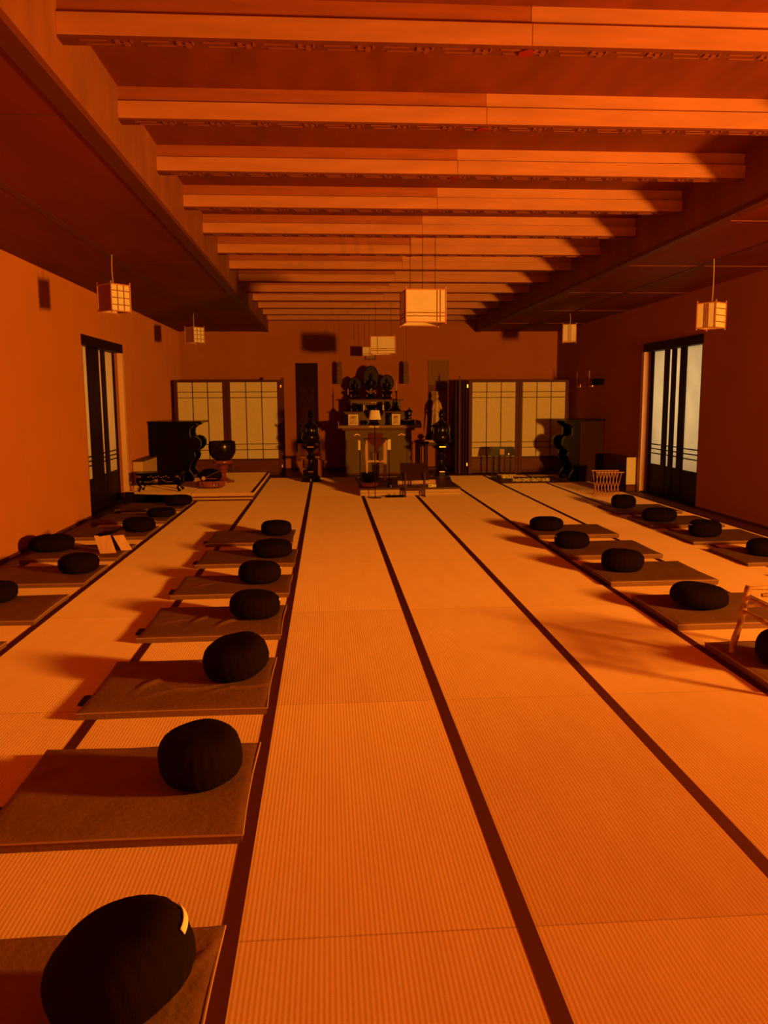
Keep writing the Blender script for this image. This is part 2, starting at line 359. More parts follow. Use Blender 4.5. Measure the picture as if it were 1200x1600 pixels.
# ------------------------------------------------------------------ paper lanterns
def lantern(loc, w, h, rz, pat, cords, label, group, name='paper_lantern', ztop=HC):
    """loc = centre; box lantern with corner posts, paper sides, thin lattice; pat gives one lattice per side (front, right, back, left)"""
    r = thing(name, label, 'lantern', loc, rz, group)
    a = w/2; b = h/2; t = 0.012
    for sx in (-1, 1):
        for sy in (-1, 1):
            MB().box(sx*a-t/2, sx*a+t/2, sy*a-t/2, sy*a+t/2, -b-0.012, b+0.02, 0.002).build('corner_post', 'lanternwood', r)
    for z, nm in ((-b+0.01, 'bottom_rim'), (b-0.01, 'top_rim')):
        m = MB()
        for s in (-1, 1):
            m.box(-a-t/2, a+t/2, s*a-t/2, s*a+t/2, z-0.006, z+0.006).box(s*a-t/2, s*a+t/2, -a-t/2, a+t/2, z-0.006, z+0.006)
        if nm == 'top_rim': m.box(-a, a, -0.006, 0.006, b-0.014, b-0.004)
        m.build(nm, 'lanternwood', r)
    for i, (vs, hs, board) in enumerate(pat):
        R = Matrix.Rotation(i*PI/2, 4, 'Z')
        p = MB().box(-a+0.007, a-0.007, -a+0.003, -a+0.006, -b+0.012, b-0.012).xf(R).build('paper_side', 'lanternboard' if board else 'paper', r)
        if vs or hs:
            q = MB()
            for v in vs: q.box(-a+w*v-0.0045, -a+w*v+0.0045, -a-0.003, -a+0.002, -b+0.014, b-0.014)
            for v in hs: q.box(-a+0.008, a-0.008, -a-0.0025, -a+0.0025, -b+h*v-0.0045, -b+h*v+0.0045)
            q.xf(R).build('lattice', 'lattice', p)
    dz = ztop - loc[2]
    for (cx, cy) in cords:
        if len(cords) == 1:
            pts = [(cx + 0.012*math.sin(q*PI)*(-1 if loc[0] < 0 else 1), cy, b-0.01+(dz-b+0.01)*q) for q in [k/8 for k in range(9)]]
            MB().tube(pts, 0.006, 8).build('cord', 'cordm', r, True)
        else:
            MB().tube([(cx, cy, b-0.01), (cx, cy, dz)], 0.0035, 6).build('cord', 'darkcord', r, True)
    MB().lathe([(0.0, 0.0), (0.03, 0.0), (0.03, 0.06), (0.015, 0.08), (0, 0.08)], 12, 0, 0, b-0.1).build('socket', 'blackmatt', r, True)
    return r
G3 = ((1/3, 2/3), (.25, .5, .75), 0)
lantern((-2.243, 8.98, 2.683), 0.235, 0.29, math.radians(-40), [((), (), 1), G3, ((), (), 1), G3], [(0, 0)],
        'small wooden box lantern with grid panes over left aisle, nearer of two', 'aisle lanterns')
lantern((-2.315, 14.74, 2.75), 0.235, 0.28, math.radians(-41), [((), (), 1), G3, ((), (), 1), G3], [(0, 0)],
        'small wooden box lantern over left aisle, farther of two', 'aisle lanterns')
V3 = ((.4, .5, .6), (), 0); H4 = ((), (.25, .5, .75), 0)
lantern((4.345, 9.0, 2.512), 0.22, 0.29, math.radians(35), [H4, V3, H4, V3], [(0, 0)],
        'small paper box lantern over right aisle, nearer of two', 'aisle lanterns')
lantern((4.465, 14.77, 2.782), 0.235, 0.32, math.radians(-17), [V3, H4, V3, H4], [(0, 0)],
        'small paper box lantern over right aisle, farther of two', 'aisle lanterns')
MP = ((.78, .86), (.2, .3), 0); MP2 = ((.28,), (.2, .3), 0)
lantern((1.075, 9.05, 2.60), 0.435, 0.36, math.radians(3), [MP, MP, MP, MP], [(-.14, 0), (0, 0), (.14, 0)],
        'large square paper lantern hung mid-hall, biggest and nearest of centre lanterns', 'centre lanterns', ztop=3.364)
lantern((1.05, 14.93, 2.575), 0.44, 0.32, math.radians(-6), [MP2, MP2, MP2, MP2], [(-.14, 0), (.14, 0)],
        'square paper lantern hung in front of the altar, second along the hall centre', 'centre lanterns', ztop=3.364)
lantern((0.90, 17.9, 2.645), 0.2, 0.2, 0, [((.75,), (.25,), 0)]*4, [(-.05, 0), (.05, 0)],
        'tiny paper lantern hung close to the back wall, left of the bigger lantern', 'centre lanterns', ztop=HT)

# ------------------------------------------------------------------ sitting mats and cushions
def zabuton(name, x0, x1, y0, y1, h, label, group, seed, wr=0.0, tab=False, rz=0.0, creases=()):
    cx, cy = (x0+x1)/2, (y0+y1)/2
    r = thing(name, label, 'sitting mat', (cx, cy, 0), rz, group)
    a, b = (x1-x0)/2, (y1-y0)/2; nx, ny = 56, 46
    bm = bmesh.new(); top = []
    cr = random.Random(seed)
    for j in range(ny+1):
        row = []
        for i in range(nx+1):
            u, v = -1+2*i/nx, -1+2*j/ny
            # slightly pulled in sides, sharp corners
            px = a*u*(1-0.018*(1-v*v)); py = b*v*(1-0.018*(1-u*u))
            e = min(a-abs(a*u), b-abs(b*v))
            z = h*(0.88 + 0.12*min(1, e/0.03)**0.5)
            z += wr*noise.noise(Vector((px*5+seed, py*5, seed*1.7)))*0.5 + 0.006*noise.noise(Vector((px*2.5, py*2.5, seed)))
            for (qx, qy, ang, ln, wd, am) in creases:
                dx, dy = px-qx, py-qy; al = dx*math.cos(ang)+dy*math.sin(ang); ac = -dx*math.sin(ang)+dy*math.cos(ang) + 0.03*math.sin(al*14)
                z += am*math.exp(-(ac/wd)**2)*math.exp(-(al/ln)**2)
            row.append(bm.verts.new((px, py, max(0.01, z))))
        top.append(row)
    for j in range(ny):
        for i in range(nx): bm.faces.new((top[j][i], top[j][i+1], top[j+1][i+1], top[j+1][i]))
    ring = [top[0][i] for i in range(nx)] + [top[j][nx] for j in range(ny)] + [top[ny][i] for i in range(nx, 0, -1)] + [top[j][0] for j in range(ny, 0, -1)]
    low = [bm.verts.new((v.co.x*0.992, v.co.y*0.99, 0.0)) for v in ring]
    for i in range(len(ring)): bm.faces.new((ring[i], low[i], low[(i+1) % len(ring)], ring[(i+1) % len(ring)]))
    bm.faces.new(low)
    bmesh.ops.recalc_face_normals(bm, faces=bm.faces[:])
    m = MB(); m.bm.free(); m.bm = bm
    m.build('mat_pad', 'mat', r, True)
    e = MB(); zz = h*0.84
    pts = []
    for i in range(0, 25): pts.append((-a+2*a*i/24, -b*(1-0.018*(1-(-1+2*i/24)**2)), zz))
    e.tube(pts, 0.0045, 6)
    sgn = 1 if x0 < 0 else -1
    pts = [(sgn*a*(1-0.018*(1-(-1+2*i/20)**2)), -b+2*b*i/20, zz) for i in range(21)]
    e.tube(pts, 0.0045, 6)
    e.build('welt', 'matedge_lit', r, True)
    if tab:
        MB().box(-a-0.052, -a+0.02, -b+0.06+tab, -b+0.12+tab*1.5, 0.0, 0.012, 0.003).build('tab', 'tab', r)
    return r

def zafu(x, y, z, R, H, label, group, seed, tilt=(0, 0), rz=0.0, lab=None, ex=1.0, mats='zafu'):
    r = thing('zafu_cushion', label, 'cushion', (x, y, z), rz, group)
    g = bmesh.new(); seg = 96; rings = []; n = 26
    T = Matrix.Rotation(tilt[0], 4, 'X') @ Matrix.Rotation(tilt[1], 4, 'Y')
    zs = []
    for k in range(n+1):
        t = -PI/2 + PI*k/n; c, s = math.cos(t), math.sin(t)
        rad = R*abs(c)**0.42; zz = H/2*(1 if s > 0 else -1)*abs(s)**0.92
        if k in (0, n): ring = [g.verts.new((0, 0, zz*0.97))]
        else:
            ring = []
            for i in range(seg):
                th = 2*PI*i/seg
                pl = 0.0022*math.sin(26*th+seed)*max(0, math.sin(min(1, abs(s)*1.15)*PI)) 
                nn = noise.noise(Vector((math.cos(th)*1.3+seed, math.sin(th)*1.3, s*1.2)))*0.022
                rr = rad*(1+nn*1.6) + pl*rad/R
                ring.append(g.verts.new((rr*math.cos(th)*ex, rr*math.sin(th), zz*(1+nn*3))))
        rings.append(ring)
    for a, b in zip(rings, rings[1:]):
        for i in range(seg):
            j = (i+1) % seg
            if len(a) == 1: g.faces.new((a[0], b[j], b[i]))
            elif len(b) == 1: g.faces.new((a[i], a[j], b[0]))
            else: g.faces.new((a[i], a[j], b[j], b[i]))
    bmesh.ops.transform(g, matrix=T, verts=g.verts[:])
    zmin = min(v.co.z for v in g.verts)
    for v in g.verts:
        v.co.z -= zmin + 0.006
        if v.co.z < 0: v.co.z = 0
    bmesh.ops.recalc_face_normals(g, faces=g.faces[:])
    m = MB(); m.bm.free(); m.bm = g
    body = m.build('cushion_body', mats, r, True)
    if lab:
        th, s0, ln, wd = lab     # angle, height -1..1, angular length, width: a pale label laid on the surface
        q = bmesh.new(); rows = []
        for i in range(31):
            tt = th - ln/2 + ln*i/30; row = []
            for j in range(5):
                s = s0 + wd*(j/4-0.5)
                c = math.sqrt(max(0, 1-min(1, abs(s))**2)); rad = R*c**0.42; zz = H/2*(1 if s > 0 else -1)*abs(s)**0.92
                nn = noise.noise(Vector((math.cos(tt)*1.3+seed, math.sin(tt)*1.3, s*1.2)))*0.022
                pl = 0.0022*math.sin(26*tt+seed)*max(0, math.sin(min(1, abs(s)*1.15)*PI))
                rr = rad*(1+nn*1.6) + abs(pl)*0 + 0.0055
                p = T @ Vector((rr*math.cos(tt)*ex, rr*math.sin(tt), zz*(1+nn*3)+0.003)); p.z -= zmin+0.006
                row.append(q.verts.new(p))
            rows.append(row)
        for a, b in zip(rows, rows[1:]):
            for j in range(4): q.faces.new((a[j], a[j+1], b[j+1], b[j]))
        bmesh.ops.recalc_face_normals(q, faces=q.faces[:])
        m = MB(); m.bm.free(); m.bm = q
        lb = m.build('sewn_label', 'tag', r, True); lb['label'] = 'pale sewn label strip'
        sd = lb.modifiers.new('thickness', 'SOLIDIFY'); sd.thickness = 0.003
    return r

GA, GB_, GC, GD = 'mats left of the centre strip', 'mats right of the centre strip', 'mats along the left wall', 'mats along the right wall'
CA, CB, CC, CD = 'cushions left of the centre strip', 'cushions right of the centre strip', 'cushions along the left wall', 'cushions along the right wall'
ordn = ['nearest', 'second', 'third', 'fourth', 'fifth', 'sixth', 'farthest']
fA = [1.42, 2.76, 3.98, 5.28, 6.46, 7.68, 8.84]; bA = [2.25, 3.56, 4.80, 6.08, 7.18, 8.43, 9.72]
for i in range(7):
    cr = []
    if i == 2: cr = [(-0.16, 0.02, 1.2, .14, .014, .016), (0.02, -0.12, 0.45, .16, .014, .013), (0.30, -0.12, 0.5, .14, .012, .012), (0.12, -0.02, 0.2, .12, .014, .009)]
    if i == 3: cr = [(-0.10, 0.05, 1.3, .12, .014, .014), (0.1, -0.05, 1.2, .13, .014, .016), (-0.28, 0.0, 0.8, .1, .014, .010)]
    if i == 4: cr = [(-0.25, 0.0, 1.0, .1, .014, .010)]
    if i == 1: cr = [(-0.40, 0.15, 1.2, .12, .014, .010)]
    if i == 0: cr = [(0.38, -0.02, 0.5, .1, .012, .012), (0.42, 0.25, 1.4, .15, .01, .008)]
    x1 = -0.33 if i < 6 else -0.40; x0 = -1.29 if i < 6 else -1.36
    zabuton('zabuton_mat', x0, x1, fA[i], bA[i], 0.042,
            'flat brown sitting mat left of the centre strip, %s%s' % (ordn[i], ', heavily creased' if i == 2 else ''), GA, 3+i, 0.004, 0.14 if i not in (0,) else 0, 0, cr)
fB = [4.02, 5.24, 6.56, 7.72, 8.94]; bB = [4.84, 6.10, 7.38, 8.54, 9.70]
for i in range(5):
    zabuton('zabuton_mat', 2.40, 3.35, fB[i], bB[i], 0.050,
            'flat brown sitting mat right of the centre strip, %s' % ['nearest, under the branch stool', 'second', 'third', 'fourth', 'farthest'][i], GB_, 21+i, 0.003)
fC = [4.5, 5.80, 7.0, 8.14, 9.40, 10.62, 11.82]
for i in range(7):
    zabuton('zabuton_mat', -3.10, -2.13, fC[i], fC[i]+0.80, 0.04,
            'brown sitting mat by the left wall, %s' % ['nearest, cut by the frame edge', 'second from camera', 'third from camera', 'fourth, holding the book rest', 'fifth from camera', 'sixth from camera', 'farthest near platform'][i], GC, 31+i, 0.003)
fD = [6.0, 7.25, 8.40, 9.55, 10.75]
for i in range(5):
    zabuton('zabuton_mat', 3.98, 4.92, fD[i], fD[i]+0.80, 0.04,
            'shaded brown sitting mat by the right wall, %s' % ['nearest, at the frame edge', 'second from camera', 'third from camera', 'fourth from camera', 'farthest'][i], GD, 41+i, 0.003)

d2 = math.radians
zafu(-0.55, 1.92, 0.044, 0.172, 0.215, 'black round cushion nearest the camera with a pale label', CA, 1.3, (d2(-6), d2(-16)), 0.55, (d2(-18), 0.34, 0.70, 0.17), 1.10)
zafu(-0.545, 3.20, 0.044, 0.172, 0.21, 'tall black round cushion on second mat left of centre, no label', CA, 2.9, (d2(4), d2(-4)), 0.2)
zafu(-0.535, 4.44, 0.044, 0.178, 0.20, 'black round cushion tilted on the creased third mat left of centre', CA, 5.2, (d2(6), d2(-14)), 0.3, None, 1.05)
zafu(-0.545, 5.75, 0.044, 0.183, 0.18, 'black cushion with pale label edge on fourth mat left of centre', CA, 7.7, (0, d2(3)), 0.0, (d2(12), 0.45, 0.8, 0.13))
zafu(-0.60, 6.88, 0.044, 0.185, 0.175, 'black cushion with thin label edge on fifth mat left of centre', CA, 9.1, (0, d2(2)), 0.0, (d2(12), 0.45, 0.75, 0.12))
zafu(-0.57, 8.05, 0.044, 0.200, 0.165, 'dark brown-black cushion on sixth mat left of centre', CA, 4.4, (0, 0), 0.4)
zafu(-0.61, 9.36, 0.044, 0.178, 0.165, 'black cushion farthest back left of the centre strip', CA, 6.6, (0, 0), 1.4)

zafu(2.685, 4.36, 0.050, 0.19, 0.20, 'black cushion under the branch stool at right edge', CB, 12.1, (0, 0), 0.2)
zafu(2.755, 5.68, 0.050, 0.205, 0.165, 'flattened dark cushion on second mat right of centre', CB, 13.4, (d2(3), d2(5)), 0.6, None, 1.06)
zafu(2.655, 6.99, 0.050, 0.188, 0.195, 'black cushion on third mat right of centre', CB, 14.7, (0, d2(3)), 0.9)
zafu(2.55, 8.17, 0.050, 0.180, 0.165, 'black cushion with pale left edge on fourth mat right of centre', CB, 16.2, (0, 0), 0.0, (d2(172), 0.45, 0.6, 0.10))
zafu(2.60, 9.34, 0.050, 0.200, 0.150, 'dark cushion on the farthest mat right of centre', CB, 17.5, (0, 0), 0.3)

zafu(-2.66, 6.42, 0.038, 0.185, 0.15, 'black cushion at the left wall cut by the frame edge', CC, 21.2)
zafu(-2.31, 7.48, 0.038, 0.180, 0.17, 'black cushion with pale edge by left wall, on third mat', CC, 22.8, (0, 0), 0.1, (d2(20), 0.5, 0.5, 0.12))
zafu(-2.93, 8.62, 0.038, 0.205, 0.165, 'wide black cushion right against the left wall behind the book rest', CC, 23.1, (0, 0), 0.2, None, 1.1)
zafu(-2.30, 9.85, 0.038, 0.195, 0.165, 'black cushion beside the left door on fifth mat', CC, 24.6, (0, 0), 0.1, (d2(10), 0.4, 0.6, 0.10))
zafu(-2.28, 11.08, 0.038, 0.190, 0.12, 'low flat black cushion past the left door, second from platform', CC, 25.4, (0, 0), 0.4)
zafu(-2.26, 12.25, 0.038, 0.20, 0.16, 'black cushion by left wall closest to the raised platform', CC, 26.3, (0, 0), 0.2, (d2(5), 0.4, 0.6, 0.10), 1.05)
zafu(4.36, 7.62, 0.038, 0.185, 0.16, 'black cushion by right wall cut by the frame edge', CD, 31.5)
zafu(4.27, 8.75, 0.038, 0.180, 0.185, 'black cushion with faint label by right wall, second from camera', CD, 32.3, (0, 0), 0.0, (d2(175), 0.45, 0.5, 0.10))
zafu(4.235, 9.93, 0.038, 0.205, 0.165, 'broad black cushion in front of the right door', CD, 33.8, (0, 0), 0.2, None, 1.08)
zafu(4.24, 11.20, 0.038, 0.172, 0.19, 'round black cushion beside the slatted rack', CD, 34.9)

# ------------------------------------------------------------------ stool of peeled branches at the right edge
def log(name, pts, r0, parent, knots=True):
    n = 14; P = []; rr = []
    pts = [Vector(p) for p in pts]
    for k in range(n+1):
        t = k/n; a = pts[0].lerp(pts[-1], t)
        a += Vector((0.0025*math.sin(t*9+pts[0].x*31), 0.0025*math.cos(t*7+pts[0].y*17), 0.0025*math.sin(t*8)))
        P.append(a); rr.append(r0*(1+0.10*math.sin(t*17+pts[0].y*50)+0.05*math.sin(t*41)))
    return MB().tube(P, rr, 12).build(name, 'logwood', parent, True)
st = thing('branch_stool', 'low stool of peeled branches standing over a cushion at right edge', 'stool', (2.74, 4.27, 0.0))
for sx, sy in ((-1, 1), (1, 1), (-1, -1), (1, -1)):
    log('leg', [(sx*0.285, sy*0.33, 0.052 if sy > 0 else 0.003), (sx*0.215, sy*0.30, 0.47)], 0.019, st)
for sx in (-1, 1):
    log('side_rail', [(sx*0.225, 0.31, 0.40), (sx*0.225, -0.31, 0.40)], 0.014, st)
    log('side_rail', [(sx*0.24, 0.31, 0.315), (sx*0.24, -0.31, 0.315)], 0.013, st)
for sy in (-1, 1):
    log('top_rail', [(-0.225, sy*0.31, 0.455), (0.225, sy*0.31, 0.455)], 0.013, st)
    log('cross_rail', [(-0.235, sy*0.295, 0.35), (0.235, sy*0.295, 0.35)], 0.012, st)
for k in range(5):
    y = -0.20 + 0.11*k
    log('seat_branch', [(-0.17, y, 0.430), (0.25, y+0.01, 0.430)], 0.012, st)

# ------------------------------------------------------------------ book rest by the left wall
br = thing('book_rest', 'small tan folding book rest with an open sheet on left wall mat', 'book rest', (-2.245, 8.42, 0.038), 0)
def leaf(name, x0, x1, y0, y1, h, lean, mat):
    poly = [(x0, 0), (x1, 0), (x1+lean, h), (x0+lean, h)]
    g = MB().prism(poly, 'y', -0.006, 0.006)
    ang = math.atan2(y1-y0, x1-x0)
    g.xf(Matrix.Translation((x0, y0, 0)) @ Matrix.Rotation(ang, 4, 'Z') @ Matrix.Rotation(d2(-12), 4, 'X') @ Matrix.Translation((-x0, 0, 0)))
    return g.build(name, mat, br)
leaf('front_leaf', -0.115, 0.045, -0.06, -0.03, 0.19, -0.055, 'palewood')
leaf('side_leaf', 0.06, 0.17, 0.10, 0.15, 0.165, -0.075, 'palewood')
MB().prism([(-0.175, 0.168), (0.0, 0.195), (0.0, 0.215), (-0.175, 0.188)], 'y', -0.03, 0.14).build('book_ledge', 'blackmatt', br)
MB().prism([(0.0, 0.195), (0.06, 0.225), (0.06, 0.235), (0.0, 0.215)], 'y', 0.0, 0.24).build('book_ledge', 'blackmatt', br)
MB().box(-0.15, 0.08, 0.20, 0.215, 0.0, 0.20).build('rear_leaf', 'brownwood', br)

# ------------------------------------------------------------------ folding paper screens
def shoji_panel(parent, x0, x1, h, y, nm='screen_panel'):
    fw_ = 0.075; zb, zt = 0.37, h-0.06
    fr = MB().box(x0, x0+fw_, y-0.016, y+0.016, 0, h, 0.003).box(x1-fw_, x1, y-0.016, y+0.016, 0, h, 0.003)
    fr.box(x0+fw_, x1-fw_, y-0.015, y+0.015, h-0.05, h-0.002).box(x0+fw_, x1-fw_, y-0.015, y+0.015, zb-0.045, zb).box(x0+fw_, x1-fw_, y-0.015, y+0.015, 0.02, 0.09)
    f = fr.build(nm, 'screenwood', parent)
    MB().box(x0+fw_, x1-fw_, y+0.004, y+0.007, zb, h-0.05).build('screen_paper', 'screenpaper', f)
    MB().box(x0+fw_, x1-fw_, y-0.004, y+0.004, 0.09, zb-0.045).build('lower_board', 'screenboard', f)
    m = MB(); w = x1-x0-2*fw_
    for k in (1, 2): m.box(x0+fw_+w*k/3-0.008, x0+fw_+w*k/3+0.008, y-0.006, y+0.004, zb, h-0.05)
    for z in (zb+0.19, zb+0.31, h-0.05-0.32, h-0.05-0.20): m.box(x0+fw_, x1-fw_, y-0.006, y+0.004, z-0.007, z+0.007)
    m.build('lattice', 'screenwood', f)
    return f
sl = thing('paper_screen', 'two-panel folding paper screen left of the dark hanging scroll', 'screen', (0, 17.3, 0), 0, 'paper screens beside the altar')
shoji_panel(sl, -3.19, -2.105, 2.03, 0); shoji_panel(sl, -2.10, -0.96, 2.03, 0)
MB().box(-0.958, -0.895, -0.012, 0.02, 0.0, 2.07, 0.003).build('end_post', 'screenwood', sl)
for z in (0.18, 1.86): MB().box(-0.985, -0.955, -0.028, -0.016, z, z+0.06, 0.003).build('hinge', 'gold', sl)
sr = thing('paper_screen', 'two-panel folding paper screen with dark folded leaves near right wall', 'screen', (0, 17.15, 0), 0, 'paper screens beside the altar')
shoji_panel(sr, 3.03, 4.115, 2.0, 0); shoji_panel(sr, 4.12, 5.20, 2.0, 0)
for k in range(5):
    MB().box(-0.012, 0.022, 0.0, 0.42, 0.0, 1.98, 0.003).xf(Matrix.Translation((2.76+0.055*k, 0.03, 0)) @ Matrix.Rotation(d2(-4+3*k), 4, 'Z')).build('folded_leaf', 'deepbrown', sr)
MB().box(2.815, 2.845, -0.02, 0.01, 0.0, 2.10, 0.003).build('end_post', 'screenwood', sr)
for z in (0.17, 1.84): MB().box(2.985, 3.01, -0.026, 0.0, z, z+0.07, 0.003).build('hinge', 'gold', sr)

# ------------------------------------------------------------------ low platforms
pl = thing('low_platform', 'low tatami-topped platform at back left holding bowl and tables', 'platform', (0, 0, 0))
MB().box(-3.265, -2.20, 13.0, 16.7, 0.075, 0.13, 0.004).build('tatami_top', 'tatami', pl)
MB().box(-2.19, -1.20, 13.0, 16.7, 0.075, 0.13, 0.004).build('tatami_top', 'tatami', pl)
MB().box(-3.265, -1.20, 13.0, 16.7, 0.052, 0.075).build('dark_band', 'darktrim', pl)
MB().box(-3.26, -1.22, 13.02, 16.68, 0.022, 0.052).build('base_board', 'tan', pl)
MB().box(-3.265, -1.20, 12.995, 16.7, 0.0, 0.022).build('foot_band', 'darktrim', pl)
MB().box(-1.235, -1.197, 12.99, 16.7, 0.1301, 0.134).build('edge_border', 'heri', pl)
pc = thing('low_platform', 'low wooden step in front of the altar with reading stand', 'platform', (0, 0, 0))
MB().box(0.53, 2.24, 13.35, 15.3, 0.105, 0.13, 0.004).build('platform_top', 'brownwood', pc)
for k in range(2):
    MB().box(0.54, 2.23, 13.36, 15.29, 0.004+0.05*k, 0.05+0.05*k, 0.003).build('stacked_board', 'tan', pc)
ZP = 0.13

# ------------------------------------------------------------------ black altar side tables with scroll legs
def scroll_leg(s):
    # S-curved leg outline in x (outwards positive) and z
    o = [(0.0, 0.0), (0.17, 0.0), (0.19, 0.05), (0.15, 0.12), (0.10, 0.18), (0.13, 0.27), (0.19, 0.33), (0.22, 0.40), (0.20, 0.46), (0.27, 0.50), (0.33, 0.56), (0.33, 0.64), (0.28, 0.70), (0.20, 0.72), (0.15, 0.70), (0.13, 0.76), (0.14, 0.83), (0.20, 0.88), (0.27, 0.90), (0.27, 0.93), (0.0, 0.93)]
    return [(s*x, z) for x, z in o]
def altar_side_table(name, x, y, z0, s, label, H, w, d, grp):
    r = thing(name, label, 'table', (x, y, z0), 0, grp)
    k = (H-0.035)/0.93
    MB().box(-w/2, w/2, -d/2, d/2, 0.0, H-0.035, 0.004).build('cabinet_body', 'blackmatt' if s > 0 else 'deepbrown', r)
    ext = 0.36 if s > 0 else 0.30
    x0, x1 = (-w/2-0.02, w/2+ext) if s > 0 else (-w/2-ext, w/2+0.02)
    MB().box(x0, x1, -d/2-0.04, d/2+0.04, H-0.035, H, 0.008).build('table_top', 'black', r)
    for yy in (-d/2+0.01, d/2-0.13):
        poly = [(s*w/2 + px, pz*k) for px, pz in scroll_leg(s)]
        MB().prism(poly, 'y', yy, yy+0.12).build('scroll_leg', 'black', r)
    MB().box(*sorted((s*w/2, s*(w/2+0.16))), -d/2+0.13, d/2-0.13, 0.03, 0.10).build('stretcher', 'black', r)
    return r
altar_side_table('altar_side_table', -2.92, 15.35, ZP+0.002, 1, 'tall black lacquer table with scroll legs at left wall', 1.10, 0.55, 0.8, 'black scroll-leg tables')
altar_side_table('altar_side_table', 5.10, 15.65, 0.0, -1, 'tall black scroll-leg table in shadow before right screen', 1.20, 0.46, 0.8, 'black scroll-leg tables')

# radiator covers along the side walls
rc = thing('radiator_cover', 'tan radiator cover along left wall behind the ornate low table', 'radiator', (XL+0.015, 13.75, ZP), 0, 'radiator covers')
MB().box(0.0, 0.16, 0.0, 1.15, 0.0, 0.46, 0.004).build('casing', 'tan', rc)
MB().box(-0.0, 0.17, -0.01, 1.16, 0.46, 0.485, 0.003).build('shelf', 'brownwood', rc)
rc = thing('radiator_cover', 'radiator cover, end coloured as lit, on right wall beyond the slatted rack', 'radiator', (XR-0.01, 13.6, 0), 0, 'radiator covers')
MB().box(-0.165, 0.0, 0.0, 0.015, 0.11, 0.58, 0.004).build('end_panel', 'screenpaper', rc)  # pale end: lamplight on the near face put into the colour
MB().box(-0.16, 0.0, 0.015, 1.2, 0.0, 0.575, 0.003).build('casing', 'screenboard', rc)  # dark casing: shade along the wall put into the colour
MB().box(-0.16, 0.0, 0.0, 0.0149, 0.0, 0.11).build('foot', 'darktrim', rc)

# ------------------------------------------------------------------ ornate low table, bowl gong, wooden fish
lt = thing('ornate_low_table', 'black low table with gold scroll inlay on left platform', 'table', (-2.745, 13.42, ZP+0.014))
MB().box(-0.37, 0.37, -0.19, 0.19, 0.27, 0.30, 0.006).build('table_top', 'black', lt)
MB().prism([(-0.31, 0.27), (-0.31, 0.17), (-0.2, 0.16), (-0.12, 0.12), (-0.05, 0.19), (0, 0.21), (0.05, 0.19), (0.12, 0.12), (0.2, 0.16), (0.31, 0.17), (0.31, 0.27)], 'y', -0.185, -0.165).build('carved_apron', 'black', lt)
for sx in (-1, 1):
    for sy in (-1, 1):
        MB().tube([(sx*0.30, sy*0.15, 0.27), (sx*0.335, sy*0.17, 0.20), (sx*0.33, sy*0.165, 0.12), (sx*0.29, sy*0.145, 0.06), (sx*0.33, sy*0.17, 0.0)], [0.035, 0.032, 0.024, 0.018, 0.026], 10).build('curved_leg', 'black', lt, True)
gi = MB()
for sx in (-1, 1):
    gi.box(sx*0.30-0.025, sx*0.30+0.025, -0.2, -0.19, 0.225, 0.255, 0.003)
    gi.tube([(sx*0.23, -0.19, 0.155), (sx*0.14, -0.19, 0.15), (sx*0.09, -0.19, 0.175), (sx*0.05, -0.19, 0.195)], 0.007, 6)
for k in range(9): gi.ball((-0.16+0.04*k, -0.19, 0.235+0.012*math.sin(k*2.1)), 0.011, 1.3, .5, 1, 8)
gi.build('gold_inlay', 'gold', lt)
MB().box(-0.3, 0.3, -0.15, 0.15, 0.10, 0.13).build('lower_shelf', 'black', lt)

bg = thing('singing_bowl', 'large black bowl gong on red cushion ring above lacquer stand', 'gong', (-1.90, 14.75, ZP+0.40))
prof = [(0.0, 0.0), (0.12, 0.0), (0.19, 0.05), (0.235, 0.14), (0.243, 0.24), (0.235, 0.33), (0.225, 0.345), (0.215, 0.34), (0.222, 0.24), (0.21, 0.14), (0.16, 0.06), (0, 0.03)]
MB().lathe(prof, 48).build('bowl', 'bronze', bg, True)
bs = thing('lacquer_stand', 'turned red lacquer stand carrying the black bowl gong', 'stand', (-1.90, 14.75, ZP))
MB().lathe([(0.0, 0.40-0.07), (0.165, 0.345), (0.175, 0.375), (0.16, 0.40), (0.0, 0.40)], 32).build('ring_cushion', 'redlac', bs, True)
MB().lathe([(0.20, 0), (0.20, 0.03), (0.13, 0.05), (0.06, 0.10), (0.05, 0.16), (0.085, 0.19), (0.06, 0.22), (0.10, 0.26), (0.07, 0.29), (0.13, 0.33), (0, 0.335)], 32).build('turned_post', 'redlac', bs, True)
mf = thing('wooden_fish_drum', 'carved reddish wooden fish drum on the left platform', 'drum', (-1.99, 13.75, ZP))
MB().lathe([(0.0, 0.0), (0.18, 0.005), (0.245, 0.04), (0.25, 0.08), (0.22, 0.125), (0.0, 0.14)], 40, sy=.8).build('drum_cushion', 'fishwood', mf, True)
b_ = MB(); b_.ball((0, 0.02, 0.21), 0.17, 1.15, .85, .72, 28); b_.build('drum_body', 'blackmatt', mf, True)
MB().box(-0.13, 0.13, -0.135, -0.10, 0.165, 0.178).build('sound_slot', 'redlac', mf)
for k in range(7):
    a = -0.16+0.053*k
    MB().tube([(a, -0.185, 0.03), (a+0.02, -0.200, 0.07), (a+0.01, -0.180, 0.11)], 0.007, 6).build('cushion_seam', 'fishwood', mf, True)
ms = thing('mallet', 'mallet with pale round head resting on the wooden fish drum', 'mallet', (-2.07, 13.52, ZP+0.17))
MB().ball((0, 0, 0.02), 0.036).build('mallet_head', 'tan', ms, True)
MB().tube([(0, 0, 0.02), (0.18, 0.1, 0.10), (0.30, 0.16, 0.14)], 0.009, 8).build('handle', 'brownwood', ms, True)
bo = thing('black_bolster', 'long black bolster lying in front of the left platform', 'bolster', (-2.85, 12.88, 0.0))
